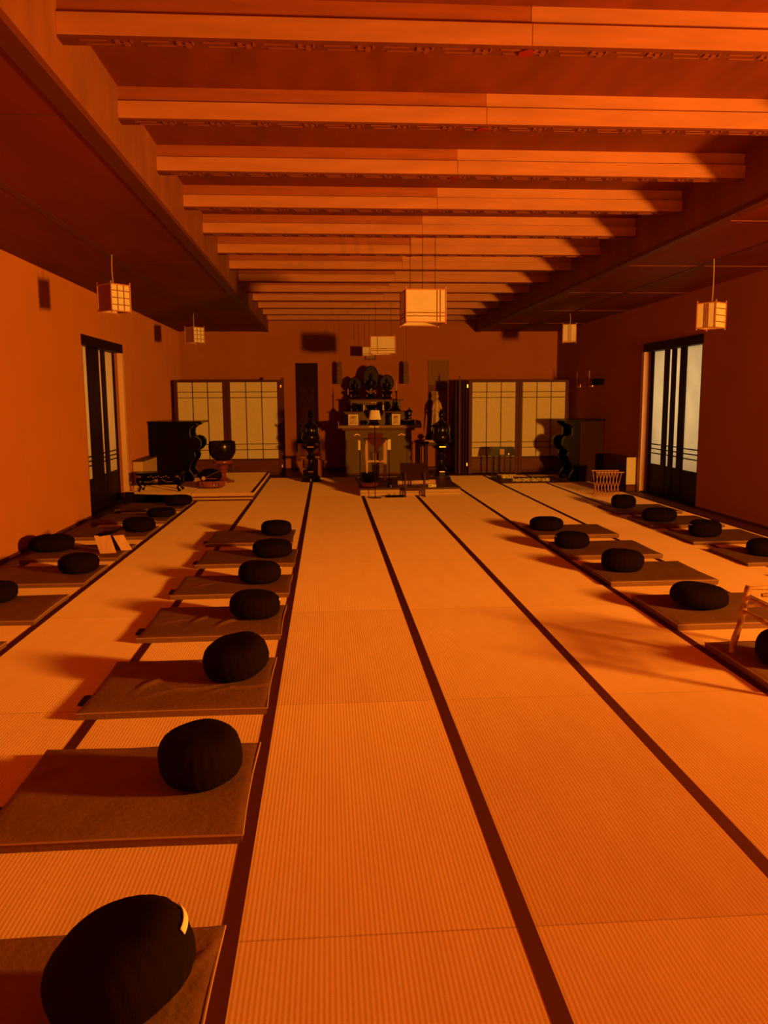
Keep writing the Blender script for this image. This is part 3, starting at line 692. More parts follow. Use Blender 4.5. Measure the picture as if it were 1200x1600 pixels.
MB().tube([(-0.30, 0, 0.075), (-0.28, 0, 0.075), (0.5, -0.02, 0.062), (0.52, -0.02, 0.062)], [0.05, 0.072, 0.06, 0.04], 20).build('bolster_body', 'zafu', bo, True)
MB().box(-0.34, -0.22, -0.085, 0.085, 0.0, 0.17, 0.025).build('end_pad', 'zafu', bo)

# ------------------------------------------------------------------ bronze lantern stands either side
def bronze_stand(x, y, z0, H, label, seed):
    r = thing('bronze_lantern', label, 'lantern', (x, y, z0), 0, 'bronze lanterns flanking the altar')
    k = H/1.44
    MB().lathe([(0.205, 0), (0.21, 0.035), (0.19, 0.05), (0.195, 0.085), (0.15, 0.12), (0.13, 0.20), (0.10, 0.23)], 8, rot=PI/8).build('foot', 'bronze', r)
    MB().lathe([(0.10, 0.23), (0.115, 0.25), (0.075, 0.30), (0.055, 0.38), (0.05, 0.43), (0.08, 0.46), (0.095, 0.49), (0.08, 0.52), (0.05, 0.55), (0.05, 0.58), (0.09, 0.63), (0.155, 0.67)], 28).build('stem', 'bronze', r, True)
    MB().lathe([(0.155, 0.67), (0.185, 0.68), (0.185, 0.715), (0.15, 0.725)], 8, rot=PI/8).build('dish', 'bronze', r)
    MB().lathe([(0.11, 0.725), (0.10, 0.76), (0.155, 0.80), (0.185, 0.88), (0.165, 0.94), (0.15, 0.96)], 28).build('bowl', 'bronze', r, True)
    m = MB()
    for i in range(6):
        a = PI/3*i; m.tube([(0.15*math.cos(a), 0.15*math.sin(a), 0.95), (0.165*math.cos(a), 0.165*math.sin(a), 1.03), (0.14*math.cos(a), 0.14*math.sin(a), 1.10)], 0.018, 8)
    m.lathe([(0.14, 0.95), (0.158, 1.02), (0.135, 1.09)], 12); m.build('fire_box', 'bronze', r, True)
    MB().lathe([(0.16, 1.075), (0.20, 1.09), (0.185, 1.12), (0.10, 1.17), (0.05, 1.21), (0.03, 1.23), (0.025, 1.26)], 6).build('roof', 'bronze', r)
    for i in range(6):
        a = PI/3*i; MB().tube([(0.17*math.cos(a), 0.17*math.sin(a), 1.095), (0.205*math.cos(a), 0.205*math.sin(a), 1.11), (0.21*math.cos(a), 0.21*math.sin(a), 1.145)], 0.013, 6).build('roof_curl', 'bronze', r, True)
    MB().lathe([(0.025, 1.25), (0.05, 1.28), (0.058, 1.33), (0.035, 1.39), (0.0, 1.44)], 16).build('finial', 'bronze', r, True)
    MB().box(-0.06, 0.06, -0.178, -0.172, 0.69, 0.705).build('gilt_plaque', 'gold', r)
    MB().box(-0.05, 0.05, -0.137, -0.128, 0.20, 0.212).build('gilt_plaque', 'gold', r)
    MB().box(-0.008, 0.008, -0.20, -0.188, 0.02, 0.07).build('gilt_plaque', 'gold', r)
    r.scale = (k, k, k)
    return r
bronze_stand(-0.33, 15.95, 0.0, 1.43, 'tall dark bronze lantern standing left of the altar', 1)
bronze_stand(2.225, 15.62, 0.0, 1.42, 'tall dark bronze lantern standing right of the altar', 2)

# ------------------------------------------------------------------ altar
def AX(px): return 0.25+(px-530)*0.01291
def AZ(py): return 1.05+(668-py)*0.0127
AS = 1.055
def ALT(x, y, z): return (x*AS, 17.2+(y-16.3)*AS, z*AS-0.088)
al = thing('altar', 'wide stepped altar draped in olive cloth at the back wall', 'altar', ALT(0, 0, 0)); al.scale = (AS, AS, AS)
MB().box(0.37, 1.71, 16.35, 17.15, 0.12, 0.99).build('altar_body', 'altar', al)
MB().box(0.34, 1.74, 16.33, 17.15, 0.0835, 0.12, 0.004).build('plinth', 'darktrim', al)
MB().box(1.62, 1.64, 16.34, 16.35, 0.12, 0.97).box(1.70, 1.715, 16.34, 16.35, 0.12, 0.97).build('pilaster', 'darktrim', al)
MB().box(0.30, 1.78, 16.30, 17.17, 0.985, 1.03, 0.004).build('cornice', 'darktrim', al)
MB().box(0.22, 1.91, 16.22, 17.2, 1.03, 1.09, 0.01).build('altar_top', 'altartop', al)
for x0, x1 in ((0.22, 0.24), (1.885, 1.905)): MB().box(x0, x1, 16.23, 17.18, 1.09, 1.17, 0.003).build('end_rail', 'altartop', al)
MB().box(0.38, 1.72, 16.62, 17.2, 1.09, 1.34).build('middle_tier', 'altar', al)
MB().box(0.34, 1.76, 16.58, 17.2, 1.34, 1.362, 0.003).build('tier_shelf', 'darktrim', al)
MB().box(0.50, 1.55, 16.86, 17.25, 1.362, 1.585).build('upper_tier', 'altar', al)
MB().box(0.46, 1.62, 16.82, 17.26, 1.585, 1.61, 0.003).build('tier_shelf', 'darktrim', al)
def crest(cx, cz, y, parent, nm='gold_crest'):
    m = MB()
    for k in range(5): m.ball((cx+0.028*(k-2), y, cz+0.014*math.cos((k-2)*1.4)), 0.014, 1.4, .35, 1.0, 10)
    m.tube([(cx-0.07, y, cz-0.012), (cx, y, cz-0.002), (cx+0.075, y, cz-0.014)], 0.005, 6)
    return m.build(nm, 'gold', parent, True)
crest(0.60, 0.895, 16.343, al); crest(1.51, 0.895, 16.343, al)
m = MB()
for k in range(8): m.ball((AX(577)+0.026*k, 16.212, 1.062+0.007*math.sin(k*2)), 0.015, 1.0, .5, 1.3, 10)
m.build('gold_crest', 'goldpaint', al, True)
m = MB()
for k in range(6): m.ball((AX(578)+0.035*k, 16.85, 1.545+0.01*math.sin(k*3)), 0.018, 1.0, .5, 1.0, 10)
m.build('gold_crest', 'gold', al, True)

ALT_FIRST = set(COL.objects)
# statues in oval halos on the top tier
def statue(px, base_py, top_py, w, kind, label):
    x, z0 = AX(px)+0.02, 1.61; top = AZ(top_py)+0.03*1; H = top - z0
    r = thing('seated_statue', label, 'statue', (x, 17.10, z0), 0, 'statues on the altar')
    MB().lathe([(0.10, 0), (0.11, 0.03), (0.08, 0.05), (0.075, 0.09), (0.11, 0.12), (0.125, 0.15), (0.10, 0.17), (0, 0.17)], 8 if kind != 1 else 24, rot=PI/8).build('lotus_base', 'statue', r, kind == 1)
    hz = 0.17 + (H-0.17)/2; rz_ = (H-0.17)/2; rx = w/2
    n = 28; ov = [(rx*math.cos(2*PI*i/n), hz + rz_*math.sin(2*PI*i/n)) for i in range(n)]
    if kind == 0: ov = [(rx*math.cos(2*PI*i/n)*(1 if math.sin(2*PI*i/n) < 0 else (1-0.45*math.sin(2*PI*i/n)**2)), hz + rz_*math.sin(2*PI*i/n)) for i in range(n)]
    hl = MB().prism(ov, 'y', 0.05, 0.075).build('halo', 'statue', r, True)
    MB().tube([(p[0]*0.97, 0.048, hz+(p[1]-hz)*0.97) for p in ov+[ov[0]]], 0.010, 6).build('halo_rim', 'bronze', hl, True)
    g = MB(); s = H/0.75
    g.ball((0, -0.0, 0.17+0.055*s), 0.105*s, 1.15, .75, .5); g.ball((0, 0.0, 0.17+0.17*s), 0.07*s, 1.0, .75, 1.35)
    g.ball((0, 0, 0.17+0.31*s), 0.040*s, 1, 1, 1.2); g.ball((0, 0.005, 0.17+0.365*s), 0.020*s)
    for sx in (-1, 1): g.tube([(sx*0.065*s, 0, 0.17+0.23*s), (sx*0.10*s, -0.02, 0.17+0.15*s), (sx*0.05*s, -0.055, 0.17+0.10*s), (0, -0.07, 0.17+0.10*s)], [0.028*s, 0.025*s, 0.020*s, 0.016*s], 10)
    g.build('figure', 'statue', r, True)
    m = MB()
    for k in range(5):
        a = PI*(0.2+0.15*k); m.ball((0.72*rx*math.cos(-a), 0.035, hz+0.72*rz_*math.sin(-a)), 0.010, 1, .6, 1, 8)
    m.ball((0, -0.06*s, 0.17+0.2*s), 0.012); m.build('gilt_detail', 'gold', r, True)
    return r
statue(556, 625, 589, 0.28, 0, 'dark seated statue with pointed halo, left on the altar')
statue(582, 610, 571, 0.33, 1, 'tallest dark seated statue with round halo in the altar centre')
statue(608, 620, 586, 0.29, 2, 'dark seated statue with glossy oval halo, right on the altar')

def vase(x, y, z, H, R, mat, label, name='altar_vase', cat='vase', group='vessels on the altar', prof=None):
    p = prof or [(0.55, 0), (0.6, 0.05), (0.45, 0.15), (0.95, 0.45), (1.0, 0.6), (0.55, 0.82), (0.5, 0.9), (0.75, 1.0), (0.6, 0.99), (0, 0.85)]
    r = thing(name, label, cat, (x, y, z), 0, group)
    MB().lathe([(a*R, b*H) for a, b in p], 24).build('vessel', mat, r, True)
    return r
# on the counter
urn = vase(AX(587), 16.42, 1.09, 0.30, 0.17, 'bronze', 'big black footed incense urn in the middle of altar counter', 'incense_urn', 'urn', prof=[(0.45, 0), (0.5, 0.06), (0.28, 0.2), (0.35, 0.3), (0.75, 0.6), (0.98, 0.85), (1.0, 1.0), (0.85, 1.0), (0.7, 0.7), (0, 0.6)])
for px, lab in ((552, 'small gold-framed painted card standing left on altar counter'), (619.5, 'small gold-framed painted card standing right on altar counter')):
    r = thing('framed_card', lab, 'picture', (AX(px), 16.42, 1.09), 0, 'framed cards on the altar'); a = 0.10 if px < 600 else 0.085
    MB().box(-a, a, 0, 0.012, 0.0, 0.215, 0.002).build('gold_frame', 'goldpaint', r)
    MB().box(-a+0.025, a-0.025, -0.004, 0.0, 0.02, 0.19).build('painting', 'picture', r)
    MB().box(-0.01, 0.01, 0.012, 0.09, 0.0, 0.012).build('prop', 'goldpaint', r)
vase(AX(571), 16.40, 1.09, 0.10, 0.05, 'black', 'small dark cup left of the big incense urn', 'offering_cup', 'cup')
vase(AX(610), 16.42, 1.09, 0.25, 0.045, 'black', 'slim tall black vase beside the right framed card', prof=[(0.8, 0), (0.9, 0.1), (0.6, 0.3), (0.8, 0.6), (0.6, 0.85), (0.9, 1.0), (0, 0.97)])
ib = thing('incense_box', 'small dark box at the right end of altar counter', 'box', (AX(640), 16.45, 1.09)); MB().box(-0.115, 0.115, -0.07, 0.07, 0, 0.085, 0.004).build('box_body', 'blackmatt', ib); MB().box(-0.12, 0.12, -0.075, 0.075, 0.085, 0.10, 0.003).build('lid', 'brownwood', ib)
pg = thing('miniature_pagoda', 'small black pagoda lantern on the dark incense box', 'lantern', (AX(641), 16.45, 1.19))
MB().lathe([(0.05, 0), (0.05, 0.02), (0.03, 0.04), (0.03, 0.07), (0.055, 0.09), (0.045, 0.10), (0.045, 0.16)], 6).build('body', 'black', pg)
MB().lathe([(0.075, 0.155), (0.06, 0.18), (0.02, 0.21), (0.02, 0.23), (0, 0.26)], 6).build('roof', 'black', pg)
cs = thing('candlestick', 'slim dark candlestick with pale candle on altar right', 'candlestick', (AX(622), 16.68, 1.362), 0, None)
MB().lathe([(0.085, 0), (0.085, 0.03), (0.05, 0.06), (0.045, 0.10), (0.02, 0.12), (0.035, 0.16), (0.015, 0.19), (0.012, 0.38), (0.035, 0.41), (0.01, 0.415)], 20).build('stem', 'black', cs, True)
MB().lathe([(0.010, 0.41), (0.010, 0.62), (0, 0.625)], 10).build('candle', 'ivory', cs, True)
cs = thing('candlestick', 'thin dark candlestick with pale tip at the altar left', 'candlestick', (AX(545), 16.68, 1.362), 0, None)
MB().lathe([(0.06, 0), (0.06, 0.02), (0.03, 0.05), (0.012, 0.08), (0.012, 0.30), (0.03, 0.33), (0.01, 0.335)], 20).build('stem', 'black', cs, True)
MB().lathe([(0.009, 0.33), (0.009, 0.46), (0, 0.465)], 10).build('candle', 'ivory', cs, True)
# row of small offerings on the middle shelf
for px, h, mt, lab in ((557, .17, 'black', 'black bottle vase on the middle shelf, far left'), (566, .15, 'black', 'stout black jar on the middle shelf left of centre'), (597, .19, 'black', 'stout black jar on the middle shelf right of centre'), (609, .20, 'black', 'black bottle vase on the middle shelf, far right')):
    vase(AX(px), 16.70, 1.362, h, 0.052, mt, lab)
for px, lab in ((570.5, 'pale upright memorial tablet on the middle shelf, left'), (600.5, 'pale upright memorial tablet on the middle shelf, right')):
    o = thing('memorial_tablet', lab, 'tablet', (AX(px)+(-0.012 if px < 580 else 0.0), 16.62, 1.362), 0, 'memorial tablets')
    MB().box(-0.016, 0.016, -0.008, 0.008, 0.0, 0.13, 0.003).build('tablet', 'ivory', o)
    MB().box(-0.03, 0.03, -0.018, 0.018, 0.0, 0.012, 0.002).build('foot', 'brownwood', o)
vase(AX(584), 16.68, 1.362, 0.13, 0.09, 'black', 'wide black bowl on the middle shelf centre', 'offering_bowl', 'bowl', prof=[(0.4, 0), (0.45, 0.2), (0.8, 0.6), (1.0, 1.0), (0.9, 1.0), (0, 0.5)])
fl_ = thing('flower_bouquet', 'faded flower arrangement before the central altar statue', 'flowers', (AX(583), 16.90, 1.61))
MB().lathe([(0.03, 0), (0.04, 0.03), (0.02, 0.07), (0.03, 0.09)], 12).build('pot', 'black', fl_, True)
m = MB(); rr = random.Random(3)
for k in range(26):
    a = rr.uniform(0, 2*PI); q = rr.uniform(.02, .10); m.ball((q*math.cos(a), q*math.sin(a)*.5, 0.09+rr.uniform(0, .10)+0.4*(0.1-q)), rr.uniform(.014, .026), 1, 1, .6, 8)
m.build('petals', 'green', fl_, True)

for o in [o for o in COL.objects if o not in ALT_FIRST and o.parent is None]:
    o.location = ALT(*o.location); o.scale = (AS, AS, AS)      # vessels and statues at the altar's own size and place

# wall plaque above the altar
wp = thing('framed_plaque', 'small dark-framed plaque on the back wall above central statue', 'picture', (AX(583)+0.08, YB, 2.50))
MB().box(-0.125, 0.125, -0.03, 0.0, 0.0, 0.17, 0.004).build('frame', 'darktrim', wp); MB().box(-0.095, 0.095, -0.034, -0.03, 0.03, 0.14).build('panel', 'scrollpale', wp)
# hanging ornaments
for x, lab in ((0.30, 'gilt hanging ornament strip on the back wall left of the statues'), (1.80, 'glinting gilt hanging ornament strip right of the statues')):
    k = thing('hanging_ornament', lab, 'ornament', (x, 18.30, 1.95), 0, 'gilt hanging ornaments')
    ol = [(-0.055, 0), (0.055, 0), (0.06, 0.12), (0.055, 0.45), (0.03, 0.50), (-0.03, 0.50), (-0.055, 0.45), (-0.06, 0.12)]
    MB().prism(ol, 'y', -0.006, 0.006).build('backing', 'brownwood', k)
    m = MB(); rr = random.Random(int(x*10))
    for i in range(46): m.ball((rr.uniform(-.045, .045), -0.008, rr.uniform(.02, .47)), rr.uniform(.005, .011), 1, .6, 1, 6)
    m.build('gilt_openwork', 'gold', k)
    MB().tube([(0, 0, 0.5), (0, 0, HT-1.95)], 0.0025, 5).build('cord', 'darkcord', k)

# hanging scrolls
hs = thing('hanging_scroll', 'dark hanging scroll with black painting left of the altar', 'scroll', (-0.44, YB-0.02, 0.64))
MB().box(-0.25, 0.25, -0.006, 0.0, 0.0, 1.78).build('mounting', 'scrolldark', hs)
MB().box(-0.17, 0.17, -0.009, -0.006, 0.25, 1.25).build('painting', 'scrollpaint', hs)
MB().tube([(-0.275, -0.012, 0.0), (0.275, -0.012, 0.0)], 0.02, 12).build('lower_roller', 'black', hs, True)
MB().tube([(-0.25, -0.006, 1.78), (0.25, -0.006, 1.78)], 0.012, 10).build('upper_rod', 'black', hs, True)
for x in (-0.255, 0.255): MB().tube([(x, -0.012, -0.22), (x, -0.012, -0.02)], 0.014, 8).build('weight_tassel', 'scrolldark', hs, True)
h2 = thing('hanging_scroll', 'faded hanging scroll with patterned border right of the altar', 'scroll', (2.585, YB-0.02, 0.75))
MB().box(-0.24, 0.24, -0.005, 0.0, 1.19, 1.73).build('upper_mounting', 'scrollgrey', h2)
MB().box(-0.24, 0.24, -0.006, 0.0, 0.0, 1.19).build('patterned_border', 'scrollpat', h2)
MB().box(-0.185, 0.185, -0.010, -0.006, 0.10, 1.04).build('painting', 'scrollpale', h2)
MB().tube([(-0.26, -0.012, 0.0), (0.26, -0.012, 0.0)], 0.02, 12).build('lower_roller', 'black', h2, True)
MB().tube([(-0.24, -0.006, 1.73), (0.24, -0.006, 1.73)], 0.010, 10).build('upper_rod', 'scrollgrey', h2, True)

# offering table with an ivory figure, right of the altar, close to the wall
TY = 18.05
tb = thing('offering_table', 'dark narrow table with tan top right of the altar', 'table', (2.545, TY, -0.002))
MB().box(-0.38, 0.38, -0.2, 0.2, 0.65, 0.70, 0.005).build('table_top', 'tan', tb)
for sx in (-1, 1):
    for sy in (-1, 1): MB().box(sx*0.33-0.025, sx*0.33+0.025, sy*0.16-0.025, sy*0.16+0.025, 0, 0.65, 0.004).build('leg', 'screenwood', tb)
MB().box(-0.31, 0.31, -0.17, -0.155, 0.57, 0.65).build('apron', 'screenwood', tb)
MB().box(-0.305, 0.305, -0.17, 0.17, 0.05, 0.075).build('lower_shelf', 'screenwood', tb)
TZ = 0.698
sg = thing('standing_figurine', 'slender ivory robed figurine standing on the offering table', 'statue', (2.475, TY+0.05, TZ))
MB().lathe([(0.09, 0), (0.10, 0.05), (0.07, 0.10), (0.09, 0.14)], 20).build('lotus_base', 'bronze', sg, True)
g = MB().lathe([(0.065, 0.14), (0.075, 0.20), (0.055, 0.42), (0.06, 0.60), (0.07, 0.72), (0.078, 0.82), (0.05, 0.88), (0.022, 0.90), (0.026, 0.92)], 22, sy=.75)
g.ball((0, -0.005, 0.97), 0.042, 1, 1, 1.25)
g.ball((0, 0.0, 1.04), 0.024, 1, 1, 2.0)
for sx in (-1, 1): g.tube([(sx*0.062, 0, 0.82), (sx*0.10, -0.02, 0.66), (sx*0.055, -0.075, 0.60), (sx*0.02, -0.085, 0.63)], [0.030, 0.026, 0.020, 0.012], 10)
g.build('robed_body', 'ivory', sg, True)
MB().tube([(-0.09, -0.03, 0.66), (-0.11, -0.03, 0.40), (-0.125, -0.03, 0.20)], [0.018, 0.014, 0.008], 8).build('trailing_sash', 'ivory', sg, True)
vase(2.80, TY, TZ, 0.15, 0.05, 'black', 'small black vase right of the ivory figurine', 'altar_vase', 'vase', 'vessels on the offering table')
vase(2.28, TY, TZ, 0.13, 0.08, 'black', 'squat black bowl left of the ivory figurine', 'offering_bowl', 'bowl', 'vessels on the offering table')
sd = thing('plant_stand', 'thin dark stand between altar and offering table', 'stand', (2.12, 17.5, -0.002))
MB().lathe([(0.09, 0.64), (0.10, 0.66), (0.10, 0.69), (0, 0.69)], 16).build('top', 'black', sd)
for i in range(3):
    a = 2*PI*i/3+0.5; MB().tube([(0.07*math.cos(a), 0.07*math.sin(a), 0.65), (0.08*math.cos(a), 0.08*math.sin(a), 0.004)], 0.011, 8).build('leg', 'black', sd)
wsf = thing('wooden_staff', 'thin upright dark staff in block beside folded screen leaves', 'staff', (2.78, 17.75, -0.002))
MB().box(-0.06, 0.06, -0.06, 0.06, 0, 0.04, 0.004).build('block', 'screenwood', wsf)
MB().tube([(0, 0, 0.04), (0, 0, 1.58)], [0.022, 0.016], 10).build('pole', 'screenwood', wsf)
# low carved red stool behind the left bronze lantern
rs = thing('carved_stool', 'low reddish carved stool behind the left bronze lantern', 'stool', (-0.36, 17.0, -0.002))
MB().box(-0.20, 0.20, -0.14, 0.14, 0.40, 0.44, 0.006).build('seat', 'fishwood', rs)
for sx in (-1, 1):
    MB().prism([(sx*0.16, 0), (sx*0.26, 0), (sx*0.24, 0.16), (sx*0.30, 0.27), (sx*0.36, 0.31), (sx*0.35, 0.35), (sx*0.22, 0.34), (sx*0.16, 0.40)], 'y', -0.12, 0.12).build('carved_side', 'fishwood', rs)
MB().box(-0.18, 0.18, -0.02, 0.02, 0.15, 0.18).build('stretcher', 'fishwood', rs)

# ------------------------------------------------------------------ things on and around the step before the altar
bt = thing('offering_stand', 'tall pale wooden offering stand with red cloth before altar', 'stand', (0.885, 14.75, ZP))
for sx in (-1, 1):
    for sy in (-1, 1): MB().box(sx*0.17-0.02, sx*0.17+0.02, sy*0.13-0.02, sy*0.13+0.02, 0.0, 0.74, 0.003).build('leg', 'palewood', bt)
MB().box(-0.17, 0.17, -0.14, -0.12, 0.34, 0.36).box(-0.17, 0.17, 0.12, 0.14, 0.34, 0.36).build('rung', 'palewood', bt)
MB().box(-0.22, 0.22, -0.17, 0.17, 0.74, 0.765, 0.004).build('stand_top', 'brownwood', bt)
m = MB().prism([(-0.14, 0.766), (-0.15, 0.72), (-0.02, 0.62), (0.0, 0.42), (0.05, 0.60), (0.17, 0.72), (0.15, 0.766)], 'y', -0.178, -0.171); m.build('red_cloth', 'redcloth', bt)
for x, lab in ((0.60, 'pale paper card hung left of the offering stand'), (1.14, 'pale paper card hung right of the offering stand')):
    k = thing('paper_card_stand', lab, 'card', (x, 14.85, ZP), 0, 'pale cards beside the offering stand')
    MB().box(-0.032 if x < 1 else -0.032, 0.032, -0.012, -0.002, 0.55, 0.745, 0.002).build('card', 'goldpaint', k)
    MB().box(-0.008, 0.008, 0.0, 0.02, 0.0, 0.72).build('post', 'black', k)
    MB().box(-0.05, 0.05, -0.05, 0.05, 0.0, 0.012).build('foot', 'black', k)
kb = thing('wrapped_bundle', 'dark cloth bundle on top of the offering stand', 'bundle', (0.885, 14.75, ZP+0.765)); MB().box(-0.13, 0.13, -0.1, 0.1, 0, 0.10, 0.03).build('bundle', 'redcloth', kb)
kv = thing('pale_urn', 'pale tapered urn behind the offering stand legs', 'urn', (0.90, 15.05, ZP))
MB().lathe([(0.05, 0.0), (0.06, 0.0), (0.075, 0.30), (0.10, 0.45), (0.10, 0.50), (0.0, 0.50)], 20).build('vessel', 'altartop', kv, True)
rl = thing('reading_lamp', 'slim floor lamp with small cone shade before the altar', 'lamp', (0.775, 13.12, 0.0))
MB().lathe([(0.11, 0), (0.11, 0.012), (0.02, 0.02), (0.0, 0.02)], 28).build('base', 'black', rl, True)
MB().tube([(0, 0, 0.015), (0, 0, 1.30)], 0.007, 8).build('pole', 'bronze', rl)
MB().lathe([(0.105, 1.28), (0.075, 1.43), (0.072, 1.43), (0.102, 1.28)], 28).build('lamp_shade', 'paper', rl, True)
gb = thing('black_bell_bowl', 'round black bell bowl on the step left of the book stand', 'bell', (0.70, 13.75, ZP))
MB().lathe([(0.13, 0.0), (0.16, 0.02), (0.16, 0.05), (0.10, 0.06)], 24).build('bell_cushion', 'redcloth', gb, True)
MB().lathe([(0.0, 0.05), (0.08, 0.055), (0.135, 0.12), (0.14, 0.23), (0.13, 0.23), (0.12, 0.12), (0, 0.08)], 28).build('bowl', 'black', gb, True)
MB().ball((-0.01, -0.10, 0.03), 0.028, 2.0, .7, .5, 12).build('gold_knot', 'gold', gb, True)
bk = thing('reading_stand', 'dark folding reading stand on front edge of the step', 'book stand', (1.44, 13.22, 0.0))
MB().box(-0.235, 0.235, -0.008, 0.008, 0.0, 0.30).xf(Matrix.Translation((0, 0.02, 0.27)) @ Matrix.Rotation(d2(-22), 4, 'X')).build('book_rest', 'deepbrown', bk)
for sx in (-1, 1):
    MB().box(sx*0.16-0.01, sx*0.16+0.01, -0.06, -0.04, 0.0, 0.40, 0.002).build('front_leg', 'screenwood', bk)
    MB().box(sx*0.16-0.01, sx*0.16+0.01, 0.06, 0.08, 0.0, 0.34, 0.002).build('rear_leg', 'screenwood', bk)
    MB().box(sx*0.16-0.012, sx*0.16+0.012, -0.10, 0.10, 0.0, 0.018, 0.002).build('foot', 'screenwood', bk)
MB().box(-0.17, 0.17, -0.055, -0.045, 0.10, 0.15).build('crossbar', 'screenwood', bk)
lc = thing('rolled_mat', 'long pale rolled mat lying behind the reading stand', 'mat roll', (1.54, 13.85, ZP))
MB().tube([(-0.33, 0, 0.045), (0.33, 0, 0.045)], 0.045, 20).build('roll', 'palewood', lc, True)
MB().tube([(-0.25, 0, 0.045), (-0.235, 0, 0.045)], 0.048, 20).build('tie', 'brownwood', lc); MB().tube([(0.12, 0, 0.045), (0.135, 0, 0.045)], 0.048, 20).build('tie', 'brownwood', lc)
gx = thing('gold_matchbox', 'small bright yellow box at the front of the step', 'box', (1.76, 13.45, ZP)); MB().box(-0.065, 0.065, -0.03, 0.03, 0, 0.05, 0.003).build('box_body', 'goldpaint', gx); MB().box(0.03, 0.04, -0.031, 0.031, 0.0, 0.051).build('band', 'brownwood', gx); MB().box(-0.045, -0.015, -0.0325, -0.03, 0.015, 0.035).build('printed_mark', 'brownwood', gx)
sh = thing('striker_cushion', 'small dark cushion with brass ball on floor before step', 'cushion', (1.10, 13.17, 0.0))
MB().box(-0.15, 0.15, -0.06, 0.06, 0, 0.03, 0.012).build('pad', 'blackmatt', sh); MB().ball((0.0, -0.02, 0.045), 0.017).build('brass_ball', 'gold', sh, True)
bl2 = thing('hand_bell', 'little round bell with glinting top right of bell bowl', 'bell', (1.06, 13.55, ZP)); MB().lathe([(0.055, 0), (0.05, 0.05), (0.02, 0.08), (0.012, 0.10), (0, 0.10)], 20).build('bell_body', 'bronze', bl2, True); MB().ball((0, -0.05, 0.03), 0.014).build('glinting_knob', 'gold', bl2, True)

# ------------------------------------------------------------------ right-hand corner things
fb = thing('four_leg_box', 'small black box with display on four thin legs', 'cabinet', (3.60, 16.4, 0.0))
MB().prism([(-0.26, 0.44), (0.26, 0.44), (0.22, 0.62), (-0.22, 0.62)], 'y', -0.12, 0.12).build('box_body', 'black', fb)
MB().box(-0.07, 0.02, -0.126, -0.12, 0.47, 0.58).build('display', 'tan', fb)
MB().box(0.10, 0.12, -0.128, -0.12, 0.47, 0.49).build('knob', 'gold', fb)
for x in (-0.20, -0.08, 0.06, 0.18): MB().box(x-0.013, x+0.013, -0.013, 0.013, 0, 0.44).build('leg', 'black', fb)
gt = thing('gold_brocade_box', 'gold patterned box on floor under the four-leg box', 'box', (3.60, 15.95, 0.0)); MB().box(-0.12, 0.12, -0.06, 0.06, 0, 0.085, 0.006).build('box_body', 'brocade', gt); MB().box(-0.19, 0.19, -0.07, 0.07, 0.085, 0.095).build('lid', 'tan', gt)
fm = thing('low_platform', 'thin dark floor mat before the right screen', 'mat', (3.88, 15.4, 0)); MB().box(-0.55, 0.75, -0.35, 0.8, 0.0, 0.015, 0.004).build('mat_pad', 'darktrim', fm)
fm.name = 'floor_mat'
br2 = thing('brocade_roll', 'gold brocade rolled cloth on the thin dark floor mat', 'cloth roll', (3.88, 15.12, 0.015))
m = MB(); P = [(-0.36+0.045*k, 0.01*math.sin(k*1.7), 0.045+0.006*math.sin(k*2.3)) for k in range(17)]
m.tube(P, [0.035+0.009*math.sin(k*2.9) for k in range(17)], 14).build('roll', 'brocade', br2, True)
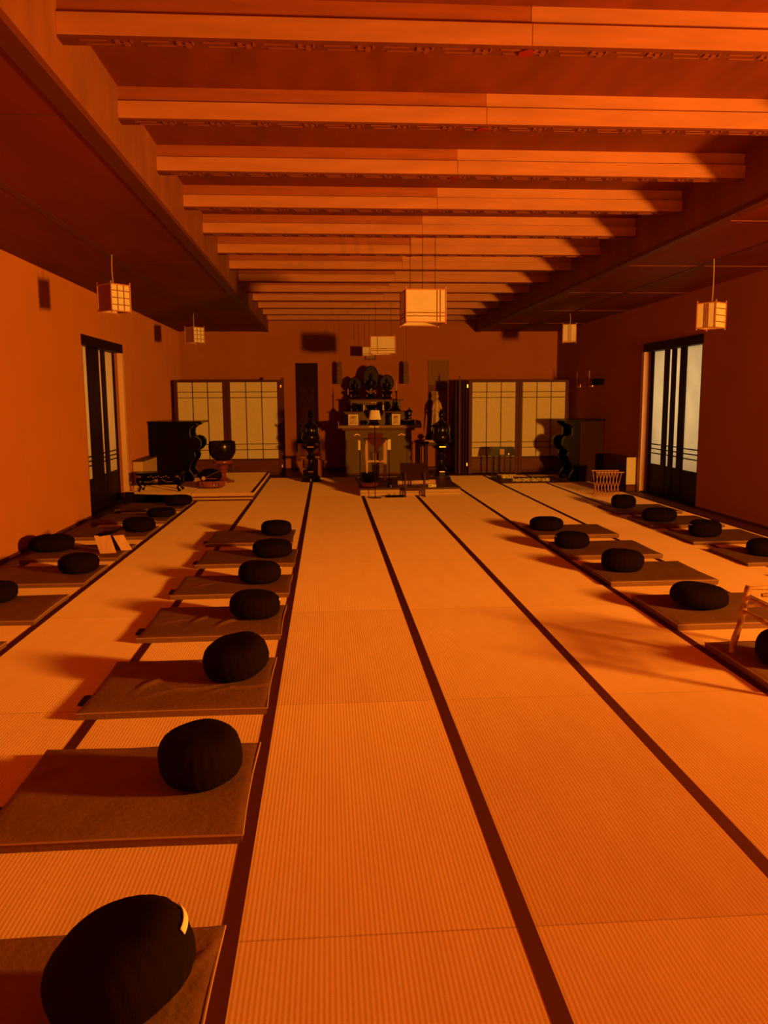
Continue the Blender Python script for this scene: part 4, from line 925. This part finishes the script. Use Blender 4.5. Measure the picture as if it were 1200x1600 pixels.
# folding slatted rack
rk = thing('slatted_rack', 'pale folding rack of crossed slats beside the round cushion', 'rack', (4.60, 12.95, 0.0), d2(-6))
for k in range(8):
    x = -0.19+0.053*k
    MB().tube([(x-0.0, -0.17, 0.0), (x+0.0, 0.02, 0.20), (x+0.0, 0.17, 0.40)], 0.0075, 6).build('slat', 'lanternwood', rk)
    MB().tube([(x+0.02, 0.17, 0.0), (x+0.02, -0.02, 0.20), (x+0.02, -0.17, 0.40)], 0.0075, 6).build('slat', 'lanternwood', rk)
for y, z in ((-0.17, 0.40), (0.17, 0.40), (-0.16, 0.012), (0.16, 0.012)): MB().tube([(-0.21, y, z), (0.24, y, z)], 0.009, 8).build('crossbar', 'lanternwood', rk)
bq = thing('black_box', 'black box standing between scroll-leg table and slatted rack', 'box', (4.88, 13.55, 0.0)); MB().box(-0.16, 0.16, -0.12, 0.12, 0, 0.44, 0.01).build('box_body', 'blackmatt', bq); MB().box(-0.17, 0.17, -0.13, 0.13, 0.44, 0.46, 0.004).build('lid', 'blackmatt', bq)
# wall fittings on the right wall
for y, lab in ((16.85, 'brass wall candle holder on right wall, nearer the corner'), (16.05, 'brass wall candle holder on right wall, brighter and nearer the camera')):
    k = thing('wall_candle_holder', lab, 'candle holder', (XR, y, 1.85), 0, 'brass holders on the right wall')
    MB().box(-0.012, 0.0, -0.02, 0.02, -0.02, 0.06, 0.003).build('wall_plate', 'gold', k)
    MB().tube([(0, 0, 0.0), (-0.05, 0, -0.02), (-0.075, 0, 0.0)], 0.007, 8).build('arm', 'gold', k, True)
    MB().lathe([(0.0, 0.0), (0.035, 0.01), (0.02, 0.02), (0.014, 0.03)], 16, -0.075, 0).build('cup', 'gold', k, True)
    MB().lathe([(0.009, 0.02), (0.008, 0.30), (0, 0.305)], 10, -0.075, 0).build('candle', 'ivory', k, True)
ws = thing('wall_box', 'small black box fixed on right wall beside candle holders', 'box', (XR, 15.6, 1.86)); MB().box(-0.10, 0.0, -0.22, 0.22, 0.0, 0.10, 0.005).build('box_body', 'blackmatt', ws)
MB().box(-0.115, 0.0, -0.24, 0.24, 0.10, 0.115).build('lid', 'blackmatt', ws)
lsw = thing('light_switch', 'small pale switch plate on left wall past the door', 'switch', (XL, 13.98, 1.12)); MB().box(0.0, 0.008, -0.05, 0.05, -0.04, 0.04, 0.002).build('plate', 'plaster', lsw); MB().box(0.008, 0.014, -0.015, 0.015, -0.02, 0.02, 0.002).build('rocker', 'tan', lsw)
